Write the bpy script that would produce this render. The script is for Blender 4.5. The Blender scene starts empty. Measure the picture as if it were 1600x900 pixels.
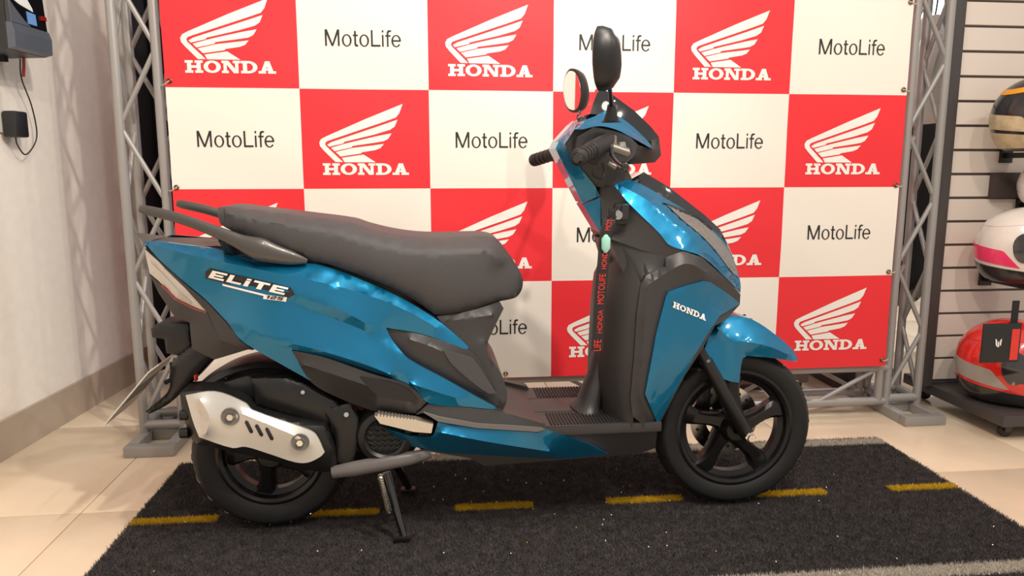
import bpy, bmesh, math, random
import numpy as np
from mathutils import Vector, Matrix
from mathutils.geometry import delaunay_2d_cdt
random.seed(4); rng = np.random.default_rng(4)
PI = math.pi
scene = bpy.context.scene
C = scene.collection
# ---------------------------------------------------------------- camera
FPX, PITCH, CAMH, YAW = 1178.0, math.radians(9.16), 0.95, math.radians(6.4)
cd = bpy.data.cameras.new('camera'); cam = bpy.data.objects.new('camera', cd); C.objects.link(cam)
cd.sensor_width = 36.0; cd.lens = 36.0 * FPX / 1600; cd.clip_start = 0.02
cam.location = (0, 0, CAMH); cam.rotation_euler = (PI / 2 - PITCH, 0, -YAW)
scene.camera = cam
# ---------------------------------------------------------------- light
wd = bpy.data.worlds.new('world'); scene.world = wd; wd.use_nodes = True
wd.node_tree.nodes['Background'].inputs[0].default_value = (1.0, 0.93, 0.86, 1)
wd.node_tree.nodes['Background'].inputs[1].default_value = 0.55
def lamp(name, loc, target, power, size, spot=None, col=(1, 0.9, 0.78)):
    l = bpy.data.lights.new(name, 'SPOT' if spot else 'AREA'); o = bpy.data.objects.new(name, l); C.objects.link(o)
    l.energy = power; l.color = col
    if spot: l.spot_size = math.radians(spot); l.spot_blend = 0.6; l.shadow_soft_size = size
    else: l.shape = 'DISK'; l.size = size
    o.location = loc
    o.rotation_euler = (Vector(target) - Vector(loc)).to_track_quat('-Z', 'Y').to_euler()
    return o
lamp('track_spot', (1.5, 0.1, 2.8), (0.1, 2.2, 0.4), 75, 0.045, 95)
lamp('track_spot', (0.3, -0.2, 2.8), (0.3, 2.3, 0.5), 75, 0.045, 95)
lamp('track_spot', (0.9, 0.5, 2.8), (-1.2, 2.4, 0.9), 140, 0.045, 95)
lamp('track_spot', (2.9, 0.9, 2.8), (1.0, 2.5, 0.6), 38, 0.045, 100)
lamp('ceiling_light', (0.6, 1.2, 3.0), (0.6, 1.6, 0), 22, 0.9)
lamp('ceiling_light', (2.6, 4.0, 2.9), (2.6, 4.0, 0), 40, 0.6, col=(0.9, 0.95, 1))
scene.view_settings.view_transform = 'Standard'; scene.view_settings.look = 'None'
scene.view_settings.exposure = 0.14; scene.view_settings.gamma = 1.0
scene.view_settings.use_curve_mapping = False
# ---------------------------------------------------------------- pixel helpers (photo pixel + own distance -> place)
_cp, _sp, _cy, _sy = math.cos(PITCH), math.sin(PITCH), math.cos(YAW), math.sin(YAW)
def ray(u, v):
    a = (u - 800) / FPX; b = (450 - v) / FPX
    y = _cp + b * _sp; z = -_sp + b * _cp
    return np.array([a * _cy + y * _sy, -a * _sy + y * _cy, z])
def at(u, v, Y):
    d = ray(u, v); t = Y / d[1]; return np.array([d[0] * t, Y, CAMH + d[2] * t])
YC = 1.955
def sw(u, v, w): return at(u, v, YC - w)
# ---------------------------------------------------------------- materials
def lin(c): return tuple(((x / 255) / 12.92 if x / 255 <= .04045 else ((x / 255 + .055) / 1.055) ** 2.4) for x in c)
MATS = {}
def mat(name, rgb, rough=.5, metal=0, coat=0, bump=0, scale=200, var=0, emit=0, alpha=1, trans=0, spec=.5):
    m = bpy.data.materials.new(name); m.use_nodes = True; nt = m.node_tree; b = nt.nodes['Principled BSDF']
    c = lin(rgb); b.inputs['Base Color'].default_value = (*c, 1); b.inputs['Roughness'].default_value = rough
    b.inputs['Metallic'].default_value = metal; b.inputs['Coat Weight'].default_value = coat
    b.inputs['Coat Roughness'].default_value = .06; b.inputs['Specular IOR Level'].default_value = spec
    b.inputs['Transmission Weight'].default_value = trans
    if alpha < 1: b.inputs['Alpha'].default_value = alpha
    if emit: b.inputs['Emission Color'].default_value = (*c, 1); b.inputs['Emission Strength'].default_value = emit
    if bump or var:
        tc = nt.nodes.new('ShaderNodeTexCoord'); n = nt.nodes.new('ShaderNodeTexNoise')
        n.inputs['Scale'].default_value = scale; n.inputs['Detail'].default_value = 4
        nt.links.new(tc.outputs['Object'], n.inputs['Vector'])
        if bump:
            bp = nt.nodes.new('ShaderNodeBump'); bp.inputs['Strength'].default_value = bump; bp.inputs['Distance'].default_value = .002
            nt.links.new(n.outputs['Fac'], bp.inputs['Height']); nt.links.new(bp.outputs['Normal'], b.inputs['Normal'])
        if var:
            r = nt.nodes.new('ShaderNodeValToRGB')
            r.color_ramp.elements[0].position = .3; r.color_ramp.elements[1].position = .7
            r.color_ramp.elements[0].color = (*[x * (1 - var) for x in c], 1); r.color_ramp.elements[1].color = (*[min(1, x * (1 + var)) for x in c], 1)
            nt.links.new(n.outputs['Fac'], r.inputs['Fac']); nt.links.new(r.outputs['Color'], b.inputs['Base Color'])
    MATS[name] = m; return m
mat('blue_paint', (0, 117, 162), .36, .72, .75)
mat('dark_plastic', (52, 50, 51), .42, bump=.15, scale=900)
mat('black_plastic', (25, 25, 26), .38, bump=.1, scale=900)
mat('gloss_black', (20, 19, 22), .1, coat=1)
mat('grey_trim', (105, 101, 100), .4)
mat('seat_vinyl', (70, 68, 70), .5, bump=.5, scale=700)
mat('rail_metal', (82, 79, 76), .36, .35, .3)
mat('rubber', (24, 24, 25), .6, bump=.2, scale=120)
mat('wheel_black', (38, 37, 38), .26, .5)
mat('plate_face', (205, 202, 194), .45)
mat('cast_grey', (120, 116, 110), .35, .6)
mat('steel', (200, 198, 192), .22, 1)
mat('chrome', (225, 222, 215), .12, 1)
mat('silver_shield', (214, 212, 207), .42, .6)
mat('peg_alu', (215, 208, 195), .35, .8)
mat('lens', (205, 200, 190), .12, .1, 1)
mat('amber', (165, 110, 45), .2); mat('red_lens', (150, 20, 15), .2, coat=1)
mat('headlight_lens', (135, 127, 124), .07, .55, 1)
mat('mirror_glass', (235, 235, 235), .02, 1)
mat('white_print', (244, 240, 234), .5); mat('black_print', (34, 33, 34), .5)
mat('banner_red', (238, 44, 54), .55, bump=.05, scale=6); mat('banner_white', (244, 236, 226), .55, bump=.05, scale=6)
mat('brass', (120, 105, 85), .35, 1); mat('cord', (205, 190, 165), .8)
mat('truss_grey', (158, 155, 153), .42, .25, bump=.1, scale=60)
mat('wall_paint', (238, 231, 223), .75, bump=.2, scale=25, var=.03)
mat('baseboard', (176, 160, 144), .4, var=.08, scale=9)
mat('curtain', (19, 20, 26), .9)
mat('back_paint', (222, 212, 198), .8)
mat('tile', (232, 212, 186), .16, var=.07, scale=3.5)
mat('grout', (130, 112, 92), .8)
mat('turf_black', (68, 63, 63), .85, var=.35, scale=40); mat('turf_yellow', (205, 170, 20), .8); mat('turf_white', (188, 180, 168), .85)
mat('slat', (226, 214, 204), .5); mat('slat_gap', (112, 103, 98), .6); mat('stand_dark', (68, 63, 62), .45)
mat('charger_black', (36, 36, 39), .4, bump=.1, scale=500); mat('charger_grey', (86, 92, 104), .35)
mat('label_white', (232, 234, 236), .5); mat('screen', (95, 135, 190), .2, emit=.3)
mat('cable_red', (170, 60, 40), .5); mat('outlet', (228, 222, 212), .5)
mat('helmet_white', (235, 226, 218), .25, coat=1); mat('helmet_red', (225, 38, 30), .25, coat=1); mat('helmet_black', (30, 30, 32), .3, coat=.6)
mat('helmet_gold', (198, 180, 145), .35, var=.2, scale=30); mat('helmet_grey', (165, 160, 155), .35, coat=.5); mat('helmet_pink', (245, 60, 110), .35, coat=.6); mat('orange', (235, 160, 40), .4)
mat('visor', (45, 45, 50), .08, coat=1)
mat('plastic_bag', (26, 26, 29), .15, bump=1.0, scale=14, coat=.5)
mat('suit_white', (222, 222, 216), .45, bump=.5, scale=16); mat('suit_yellow', (215, 205, 50), .5)
mat('window_light', (235, 248, 255), .5, emit=2.2)
mat('strap_red', (222, 50, 36), .6); mat('strap_black', (28, 26, 28), .7); mat('tag_green', (150, 205, 190), .4)
mat('desk_grey', (128, 124, 120), .5); mat('cardboard_brown', (72, 60, 56), .6)
# ---------------------------------------------------------------- mesh helpers
ORG = np.zeros(3)          # origin of the thing being built
def mk(name, V, F, m, parent=None, smooth=True, ang=38, mats=None, fm=None):
    me = bpy.data.meshes.new(name)
    V = np.asarray(V, float) - (ORG if parent is not None else 0)
    me.from_pydata([tuple(v) for v in V], [], [tuple(f) for f in F])
    bm = bmesh.new(); bm.from_mesh(me)
    if fm is None: bmesh.ops.recalc_face_normals(bm, faces=bm.faces)
    bm.to_mesh(me); bm.free()
    for k in (mats or [m]): me.materials.append(MATS[k])
    if fm is not None: me.polygons.foreach_set('material_index', fm)
    if smooth:
        me.polygons.foreach_set('use_smooth', [True] * len(me.polygons)); me.set_sharp_from_angle(angle=math.radians(ang))
    o = bpy.data.objects.new(name, me); C.objects.link(o)
    if parent is not None: o.parent = parent
    return o
def thing(name, label, cat, loc, group=None):
    global ORG
    o = bpy.data.objects.new(name, None); C.objects.link(o); o.empty_display_size = .05
    o.location = loc; ORG = np.array(loc, float); o['label'] = label; o['category'] = cat
    if group: o['group'] = group
    return o
def tag(o, label, cat, group=None):
    o['label'] = label; o['category'] = cat
    if group: o['group'] = group
    return o
def structure(o): o['kind'] = 'structure'; return o
def joinm(parts):
    V = []; F = []
    for v, f in parts:
        k = len(V); V += [tuple(x) for x in v]; F += [tuple(i + k for i in q) for q in f]
    return V, F
def box(x0, x1, y0, y1, z0, z1, b=0):
    if b <= 0:
        V = [(x, y, z) for x in (x0, x1) for y in (y0, y1) for z in (z0, z1)]
        return V, [(0, 1, 3, 2), (4, 6, 7, 5), (0, 4, 5, 1), (2, 3, 7, 6), (0, 2, 6, 4), (1, 5, 7, 3)]
    bm = bmesh.new(); r = bmesh.ops.create_cube(bm, size=1)
    for v in bm.verts: v.co = ((x0 + x1) / 2 + v.co.x * (x1 - x0), (y0 + y1) / 2 + v.co.y * (y1 - y0), (z0 + z1) / 2 + v.co.z * (z1 - z0))
    bmesh.ops.bevel(bm, geom=list(bm.edges), offset=b, segments=2, profile=.6, affect='EDGES')
    V = [tuple(v.co) for v in bm.verts]; bm.verts.index_update(); F = [tuple(v.index for v in f.verts) for f in bm.faces]; bm.free(); return V, F
def tube(path, r, n=12, cap=True, flat=1.0, up=(0, 0, 1)):
    P = [np.array(p, float) for p in path]; R = r if hasattr(r, '__len__') else [r] * len(P)
    V = []; F = []; a0 = None
    for i, p in enumerate(P):
        t = P[min(i + 1, len(P) - 1)] - P[max(i - 1, 0)]; t = t / (np.linalg.norm(t) + 1e-9)
        a = np.cross(t, np.array(up, float)) if a0 is None else a0 - t * np.dot(a0, t)
        if np.linalg.norm(a) < 1e-3: a = np.cross(t, (1, 0, 0))
        a = a / np.linalg.norm(a); a0 = a; b = np.cross(t, a)
        for k in range(n):
            q = 2 * PI * k / n; V.append(p + R[i] * (math.cos(q) * a + flat * math.sin(q) * b))
    for i in range(len(P) - 1):
        for k in range(n):
            F.append((i * n + k, i * n + (k + 1) % n, (i + 1) * n + (k + 1) % n, (i + 1) * n + k))
    if cap: F.append(tuple(range(n))[::-1]); F.append(tuple(range((len(P) - 1) * n, len(P) * n)))
    return V, F
def spline(pts, n=8):
    P = [np.array(p, float) for p in pts]; out = []
    for i in range(len(P) - 1):
        a, b, c, d = P[max(i - 1, 0)], P[i], P[i + 1], P[min(i + 2, len(P) - 1)]
        for k in range(n):
            t = k / n; out.append(.5 * ((2 * b) + (c - a) * t + (2 * a - 5 * b + 4 * c - d) * t * t + (3 * b - a - 3 * c + d) * t ** 3))
    out.append(P[-1]); return out
def lathe(prof, cx, cy, cz, n=64, closed=True, a0=0, a1=2 * PI):
    # profile (radius, y offset) turned about the Y axis
    V = []; F = []; m = len(prof); full = abs(a1 - a0 - 2 * PI) < 1e-6; cnt = n if full else n + 1
    for i in range(cnt):
        q = a0 + (a1 - a0) * i / n
        for r, y in prof: V.append((cx + r * math.cos(q), cy + y, cz + r * math.sin(q)))
    for i in range(n):
        j = (i + 1) % cnt
        for k in range(m if closed else m - 1):
            l = (k + 1) % m; F.append((i * m + k, i * m + l, j * m + l, j * m + k))
    if not full and closed: F.append(tuple(range(m))); F.append(tuple(range((cnt - 1) * m, cnt * m))[::-1])
    return V, F
def rounded(pts, n=4, lim=42):
    # Catmull-Rom through gentle bends, corners kept
    P = [np.array(p, float) for p in pts]; N = len(P); corner = []
    for i in range(N):
        a = P[i][:2] - P[i - 1][:2]; b = P[(i + 1) % N][:2] - P[i][:2]
        corner.append(abs(math.degrees(math.atan2(a[0] * b[1] - a[1] * b[0], a @ b))) > lim)
    out = []
    for i in range(N):
        b, c = P[i], P[(i + 1) % N]
        a = 2 * b - c if corner[i] else P[i - 1]; d = 2 * c - b if corner[(i + 1) % N] else P[(i + 2) % N]
        L = np.linalg.norm((c - b)[:2])
        # limit overshoot between unequal segments
        ta = (c - a); tb = (d - b); la = np.linalg.norm(ta[:2]) + 1e-6; lb = np.linalg.norm(tb[:2]) + 1e-6
        m0 = ta / la * L; m1 = tb / lb * L
        k = n if L > 6 else 2
        for s in range(k):
            t = s / k; h = t * t * (3 - 2 * t)
            q = (2 * t ** 3 - 3 * t ** 2 + 1) * b + (t ** 3 - 2 * t ** 2 + t) * m0 + (-2 * t ** 3 + 3 * t ** 2) * c + (t ** 3 - t ** 2) * m1
            if len(b) > 2: q[2] = b[2] * (1 - t) + c[2] * t
            out.append(q)
    return out
def inside(pt, poly):
    x, y = pt; r = False; n = len(poly)
    for i in range(n):
        x1, y1 = poly[i][0], poly[i][1]; x2, y2 = poly[i - 1][0], poly[i - 1][1]
        if (y1 > y) != (y2 > y) and x < (x2 - x1) * (y - y1) / (y2 - y1) + x1: r = not r
    return r
class Field:
    def __init__(s, uv, w): s.uv = uv; s.w = w
    def __call__(s, u, v):
        d = np.hypot(s.uv[:, 0] - u, s.uv[:, 1] - v); k = np.argsort(d)[:6]; q = 1 / (d[k] + .05) ** 2
        return float((s.w[k] * q).sum() / q.sum())
def panel(name, outline, m, parent, w=None, creases=(), bulge=0.0, mode='solid', thick=.008, res=None, wf=None, bridge=None, smooth_outline=True, ang=30, dome=.5):
    """A body panel: traced outline with its own half-width w (distance from the scooter's centre plane),
    filled, puffed, and built on both sides of the machine."""
    O = [(p[0], p[1], (p[2] if len(p) > 2 else (wf(p[0], p[1]) if wf else w))) for p in outline]
    if smooth_outline: O = rounded(O)
    ar = (max(p[0] for p in O) - min(p[0] for p in O)) * (max(p[1] for p in O) - min(p[1] for p in O))
    if res is None: res = max(3.0, math.sqrt(max(ar, 1) / 900))
    D_ = []
    for i in range(len(O)):
        a, b = np.array(O[i], float), np.array(O[(i + 1) % len(O)], float); k = max(1, int(round(np.linalg.norm((b - a)[:2]) / (res * .9))))
        D_ += [a + (b - a) * t / k for t in range(k)]
    O = [tuple(p) for p in D_]; uvs = [(p[0], p[1]) for p in O]; W = [p[2] for p in O]; nO = len(O)
    us = [p[0] for p in O]; vs = [p[1] for p in O]
    if res is None: res = max(3.0, math.sqrt(max((max(us) - min(us)) * (max(vs) - min(vs)), 1) / 900))
    E = [(i, (i + 1) % nO) for i in range(nO)]
    for cr in creases:
        pts = spline(cr, 24); prev = None; keep = [pts[0]]
        for p in pts[1:]:
            if np.linalg.norm((p - keep[-1])[:2]) > res * .8: keep.append(p)
        pts = keep
        for p in pts:
            if not inside((p[0], p[1]), O) or min(math.hypot(p[0] - q[0], p[1] - q[1]) for q in O) < res * .45: prev = None; continue
            uvs.append((p[0], p[1])); W.append(p[2])
            if prev is not None: E.append((prev, len(uvs) - 1))
            prev = len(uvs) - 1
    nC = len(uvs); A = np.array(uvs)
    Bseg = []
    for i in range(nO):
        a, b = np.array(O[i][:2]), np.array(O[(i + 1) % nO][:2]); k = max(1, int(np.linalg.norm(b - a) / (res * .5)))
        for t in range(k): Bseg.append(a + (b - a) * t / k)
    near = np.vstack([A, np.array(Bseg)])
    for j, v in enumerate(np.arange(min(vs), max(vs), res * .87)):
        for u in np.arange(min(us) + (j % 2) * res / 2, max(us), res):
            if inside((u, v), O) and np.min(np.hypot(near[:, 0] - u, near[:, 1] - v)) > res * .55: uvs.append((u, v))
    r = delaunay_2d_cdt([Vector(p) for p in uvs], E, [tuple(range(nO))], 1, 1e-4)
    PV = np.array([(p.x, p.y) for p in r[0]]); T = [tuple(f) for f in r[2]]; n = len(PV)
    ref = np.array(uvs[:nC]); val = np.full(n, np.nan); bnd = np.zeros(n, bool)
    for i in range(n):
        for k in r[3][i]:
            if k < nC: val[i] = W[k]
            if k < nO: bnd[i] = True
    ed = set()
    for t in T:
        for a, b in zip(t, t[1:] + t[:1]): ed.add((min(a, b), max(a, b)))
    ecount = {}
    for t in T:
        for a, b in zip(t, t[1:] + t[:1]): ecount[(min(a, b), max(a, b))] = ecount.get((min(a, b), max(a, b)), 0) + 1
    bedge = [(a, b) for t in T for a, b in zip(t, t[1:] + t[:1]) if ecount[(min(a, b), max(a, b))] == 1]
    for a, b in bedge:
        for q in (a, b):
            if np.isnan(val[q]): val[q] = W[int(np.argmin(np.hypot(ref[:nO, 0] - PV[q, 0], ref[:nO, 1] - PV[q, 1])))]
            bnd[q] = True
    L = np.zeros((n, n))
    for a, b in ed: L[a, b] -= 1; L[b, a] -= 1; L[a, a] += 1; L[b, b] += 1
    for i in range(n):
        if L[i, i] == 0: L[i, i] = 1; val[i] = W[0]
    def solve(fixed, fv, rhs):
        M = L.copy(); M[fixed] = 0; M[fixed, fixed] = 1; b = np.full(n, rhs); b[fixed] = fv[fixed]; return np.linalg.solve(M, b)
    fx = np.where(~np.isnan(val))[0]
    if wf: w0 = np.array([wf(u, v) for u, v in PV])
    else: w0 = solve(fx, val, 0.0)
    if bulge:
        ph = solve(np.where(bnd)[0], np.zeros(n), 1.0); ph = np.clip(ph / ph.max(), 0, 1); w0 = w0 + bulge * ph ** dome
    near3 = np.array([sw(PV[i, 0], PV[i, 1], w0[i]) for i in range(n)])
    F = Field(PV, w0)
    def far(P): Q = P.copy(); Q[:, 1] = 2 * YC - Q[:, 1]; return Q
    objs = []
    if mode == 'solid':
        V = np.vstack([near3, far(near3)]); Fc = list(T) + [tuple(n + i for i in t[::-1]) for t in T]
        for a, b in bedge:
            mu, mv = (PV[a] + PV[b]) / 2
            if bridge is None or bridge(mu, mv): Fc.append((b, a, n + a, n + b))
        objs.append(mk(name, V, Fc, m, parent, ang=ang))
    else:
        inn = near3.copy(); inn[:, 1] += thick
        V = np.vstack([near3, inn]); Fc = list(T) + [tuple(n + i for i in t[::-1]) for t in T] + [(b, a, n + a, n + b) for a, b in bedge]
        objs.append(mk(name, V, Fc, m, parent, ang=ang))
        if mode == 'both': objs.append(mk(name, far(V), [f[::-1] for f in Fc], m, parent, ang=ang))
    objs[0]['_'] = 0; del objs[0]['_']
    return objs[0], F
def unit_tube(name, r, m, n=10):
    V, F = tube([(0, 0, 0), (0, 0, 1)], r, n); me = mk(name, V, F, m).data
    o = [x for x in C.objects if x.data == me][0]; bpy.data.objects.remove(o); return me
def bar(me, name, a, b, parent):
    a = Vector(a); b = Vector(b); o = bpy.data.objects.new(name, me); C.objects.link(o); o.parent = parent
    o.location = a - Vector(ORG); d = b - a; o.rotation_euler = d.to_track_quat('Z', 'Y').to_euler(); o.scale = (1, 1, d.length); return o
# slab-serif capitals as polygons in a unit-height box: list of (advance, [polygons])
def ring(cx, cy, rx, ry, t, a0=0, a1=360, n=20, sx=1.0):
    out = []
    for i in range(n):
        q0 = math.radians(a0 + (a1 - a0) * i / n); q1 = math.radians(a0 + (a1 - a0) * (i + 1) / n)
        f = lambda q, k: (cx + (rx - k * t * sx) * math.cos(q), cy + (ry - k * t * .62) * math.sin(q))
        out.append([f(q0, 0), f(q1, 0), f(q1, 1), f(q0, 1)])
    return out
def R(x0, y0, x1, y1): return [(x0, y0), (x1, y0), (x1, y1), (x0, y1)]
SLAB = {
 'H': (1.22, [R(.14, 0, .42, 1), R(.78, 0, 1.06, 1), R(.42, .4, .78, .6), R(0, 0, .54, .2), R(0, .8, .54, 1), R(.66, 0, 1.2, .2), R(.66, .8, 1.2, 1)]),
 'O': (1.2, ring(.58, .5, .58, .5, .3)),
 'N': (1.26, [R(.12, 0, .34, 1), R(.9, 0, 1.12, 1), [(.12, 1), (.46, 1), (1.12, 0), (.8, 0)], R(0, 0, .46, .2), R(0, .8, .34, 1), R(.76, .8, 1.24, 1)]),
 'D': (1.16, [R(.14, 0, .42, 1), R(0, 0, .5, .2), R(0, .8, .5, 1)] + ring(.5, .5, .62, .5, .3, -90, 90, 12)),
 'A': (1.2, [[(.12, 0), (.4, 0), (.72, 1), (.46, 1)], [(.74, 0), (1.06, 0), (.76, 1), (.46, 1)], R(.36, .24, .84, .4), R(0, 0, .5, .2), R(.64, 0, 1.18, .2)]),
}
def slab_word(word):
    x = 0; out = []
    for ch in word:
        a, ps = SLAB[ch]; out += [[(p[0] + x, p[1]) for p in q] for q in ps]; x += a + .02
    return [[(p[0] / x, p[1]) for p in q] for q in out]
HONDA = slab_word('HONDA')
_wing = [[(545, 5), (360, 80), (170, 163), (140, 178), (130, 195), (133, 213), (150, 234), (206, 291), (243, 291), (163, 213), (158, 202), (164, 191), (185, 183), (440, 97), (510, 72), (528, 50)],
 [(518, 82), (440, 109), (190, 193), (168, 206), (178, 216), (248, 199), (252, 192), (400, 156), (480, 132), (503, 116)],
 [(487, 149), (420, 162), (300, 190), (252, 202), (186, 221), (203, 238), (288, 219), (292, 212), (400, 196), (447, 188), (470, 176)],
 [(448, 201), (400, 208), (296, 221), (208, 242), (232, 264), (332, 249), (338, 243), (405, 232), (430, 222)],
 [(238, 270), (345, 254), (405, 292), (250, 292)]]
WING = [[((x - 143) / 429, (355 - y) / 350) for x, y in q] for q in _wing]
LOGO = WING + [[(p[0], p[1] * .166) for p in q] for q in HONDA]
def flat_polys(polys, f, t=(0, 0, 0)):
    """polygons (s,t) -> 3D by f, with a thin backing thickness t"""
    V = []; F = []
    for q in polys:
        r = delaunay_2d_cdt([Vector(p) for p in q], [(i, (i + 1) % len(q)) for i in range(len(q))], [tuple(range(len(q)))], 1, 1e-6)
        k = len(V); V += [f(p.x, p.y) for p in r[0]]; F += [tuple(k + i for i in t_) for t_ in r[2]]
    return V, F
def text_mesh(s, f, parent, name, m, width):
    """f maps (x,y) in a box of given width (baseline origin) to 3D"""
    cu = bpy.data.curves.new('t', 'FONT'); cu.body = s; cu.size = 1; cu.resolution_u = 4
    ob = bpy.data.objects.new('t', cu); C.objects.link(ob); bpy.context.view_layer.update()
    me = bpy.data.meshes.new_from_object(ob.evaluated_get(bpy.context.evaluated_depsgraph_get()))
    co = np.array([v.co[:] for v in me.vertices]); fs = [tuple(p.vertices) for p in me.polygons]
    bpy.data.objects.remove(ob); bpy.data.curves.remove(cu); bpy.data.meshes.remove(me)
    x0 = co[:, 0].min(); k = width / (co[:, 0].max() - x0)
    V = [f((c[0] - x0) * k, c[1] * k) for c in co]
    return mk(name, V, fs, m, parent, smooth=False, fm=[0] * len(fs))

def moto_life():
    """plain grotesque letters as polygons, cap height 1"""
    out = []; x = 0; t = .105
    def o_(cx, a0=0, a1=360): return ring(cx, .355, .29, .375, t, a0, a1, 24, 1.0)
    out += [R(0, 0, t, 1), R(.86 - t, 0, .86, 1), [(0, 1), (t * 1.25, 1), (.43 + t * .5, 0), (.43 - t * .5, 0)], [(.86 - t * 1.25, 1), (.86, 1), (.43 + t * .5, 0), (.43 - t * .5, 0)]]; x = 1.0
    out += o_(x + .29); x += .66
    out += [R(x + .08, .1, x + .08 + t, .93), R(x, .62, x + .3, .71), [(x + .08, .14), (x + .08 + t, .14), (x + .3, .085), (x + .3, -.01), (x + .17, -.01), (x + .1, .05)]]; x += .38
    out += o_(x + .29); x += .70
    out += [R(x, 0, x + t, 1), R(x, 0, x + .56, .11)]; x += .66
    out += [R(x, 0, x + t * .9, .72), R(x, .87, x + t * .9, 1)]; x += .2
    out += [R(x + .09, 0, x + .09 + t * .92, .82), R(x, .62, x + .32, .71), [(x + .09, .8), (x + .09 + t * .92, .8), (x + .25, .91), (x + .36, .91), (x + .36, 1.0), (x + .2, 1.01), (x + .11, .94)]]; x += .36
    out += o_(x + .29, 0, 325) + [R(x + .06, .32, x + .57, .41)]; x += .58
    return [[(p[0] / x, p[1]) for p in q] for q in out]
MOTO = moto_life()
# ================================================================ the room
TS = .738
fl = structure(mk('floor', *box(-3.2, 6, -.9, 6.2, -.05, -.004), 'grout', smooth=False))
tv, tf = box(0, TS - .003, 0, TS - .003, -.004, 0, .0008); tme = None
for i in range(-2, 9):
    for j in range(-4, 6):
        if tme is None: o = mk('tile', tv, tf, 'tile'); tme = o.data
        else: o = bpy.data.objects.new('tile', tme); C.objects.link(o)
        o.parent = fl; o.location = (-.97 + .0015 + TS * i, 2.085 + .0015 + TS * j, 0)
def wx(Y): return -1.402 + .0886 * (Y - 2.515)      # the left wall runs slightly askew
def prism(pl, z0, z1):
    n = len(pl); V = [(x, y, z0) for x, y in pl] + [(x, y, z1) for x, y in pl]
    return V, [tuple(range(n))[::-1], tuple(range(n, 2 * n))] + [(i, (i + 1) % n, n + (i + 1) % n, n + i) for i in range(n)]
structure(mk('wall_left', *prism([(wx(-.9) - .15, -.9), (wx(-.9), -.9), (wx(3.75), 3.75), (wx(3.75) - .15, 3.75)], 0, 3.2), 'wall_paint', smooth=False))
structure(mk('baseboard_left', *prism([(wx(-.9), -.9), (wx(-.9) + .014, -.9), (wx(3.74) + .014, 3.74), (wx(3.74), 3.74)], 0, .13), 'baseboard', smooth=False))
structure(mk('wall_back', *box(-1.5, 6, 5.6, 5.75, 0, 3.2), 'back_paint', smooth=False))
wn = structure(mk('window_1', *box(2.6, 4.6, 5.56, 5.6, 1.75, 2.75), 'stand_dark', smooth=False))
for k in range(3): mk('pane', *box(2.64 + k * .65, 3.25 + k * .65, 5.55, 5.57, 1.79, 2.71), 'window_light', wn, smooth=False)
# black curtain behind the left tower
n = 90; V = []; F = []
for i in range(n + 1):
    x = -1.29 + 1.15 * i / n; y = 3.56 + .03 * math.sin(i * 1.1) + .012 * math.sin(i * 2.7)
    V += [(x, y, .02), (x, y, 2.9), (x, y + .008, .02), (x, y + .008, 2.9)]
for i in range(n):
    a = i * 4; b = a + 4; F += [(a, b, b + 1, a + 1), (a + 2, a + 3, b + 3, b + 2), (a, a + 2, b + 2, b), (a + 1, b + 1, b + 3, a + 3)]
tag(mk('curtain', V, F, 'curtain', ang=80), 'black floor-length curtain hanging behind the grey lattice tower beside the wall', 'curtain')
# ================================================================ truss frame
T = thing('truss_frame', 'grey metal lattice truss frame with two towers carrying the checkered banner', 'truss', (.45, 2.71, 0))
chord = unit_tube('chord', .0155, 'truss_grey', 14); brace = unit_tube('brace', .0085, 'truss_grey', 10)
YF, YB = 2.645, 2.775
def tower(x0, x1, out):
    H = 2.35
    for x in (x0, x1):
        for y in (YF, YB): bar(chord, 'chord', (x, y, .035), (x, y, H), T)
    for y in (YF, YB): bar(chord, 'crossbar', (x0, y, .062), (x1, y, .062), T)
    for x in (x0, x1): bar(chord, 'crossbar', (x, YF, .062), (x, YB, .062), T)
    st = .25; k = 0; z = .08
    while z < H - .05:
        z2 = min(z + st, H - .02); a, b = (x0, x1) if (k + out) % 2 else (x1, x0); c, d = (YF, YB) if k % 2 else (YB, YF)
        bar(brace, 'brace', (a, YF, z), (b, YF, z2), T); bar(brace, 'brace', (b, YB, z), (a, YB, z2), T)
        bar(brace, 'brace', (x0, c, z), (x0, d, z2), T); bar(brace, 'brace', (x1, d, z), (x1, c, z2), T)
        z = z2; k += 1
    # flat foot frame: four bars
    a, b, y0, y1 = x0 - .016, x1 + .016, 2.49, 2.93
    for q in ((a, b, y0, y0 + .04), (a, b, y1 - .04, y1), (a, a + .036, y0 + .04, y1 - .04), (b - .036, b, y0 + .04, y1 - .04), (a + .036, b - .036, 2.66, 2.695)):
        mk('base_bar', *box(*q, 0.0005, .036, .003), 'truss_grey', T)
tower(-.993, -.863, 1); tower(1.757, 1.887, 1)
for z in (.052, .185):
    for y in (YF, YB): bar(chord, 'chord', (-.863, y, z), (1.757, y, z), T)
xs = np.linspace(-.83, 1.725, 11)
for i, x in enumerate(xs):
    if i in (0, 10):
        for y in (YF, YB): bar(chord, 'post', (x, y, .052), (x, y, .185), T)
    if i < 10:
        z0, z1 = (.052, .185) if i % 2 else (.185, .052)
        bar(brace, 'brace', (x, YF, z0), (xs[i + 1], YF, z1), T); bar(brace, 'brace', (x, YB, z1), (xs[i + 1], YB, z0), T)
        bar(brace, 'brace', (x, YF if i % 2 else YB, .185), (xs[i + 1], YB if i % 2 else YF, .185), T)
for y in (YF, YB): bar(chord, 'chord', (-.863, y, 2.3), (1.757, y, 2.3), T)
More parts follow.
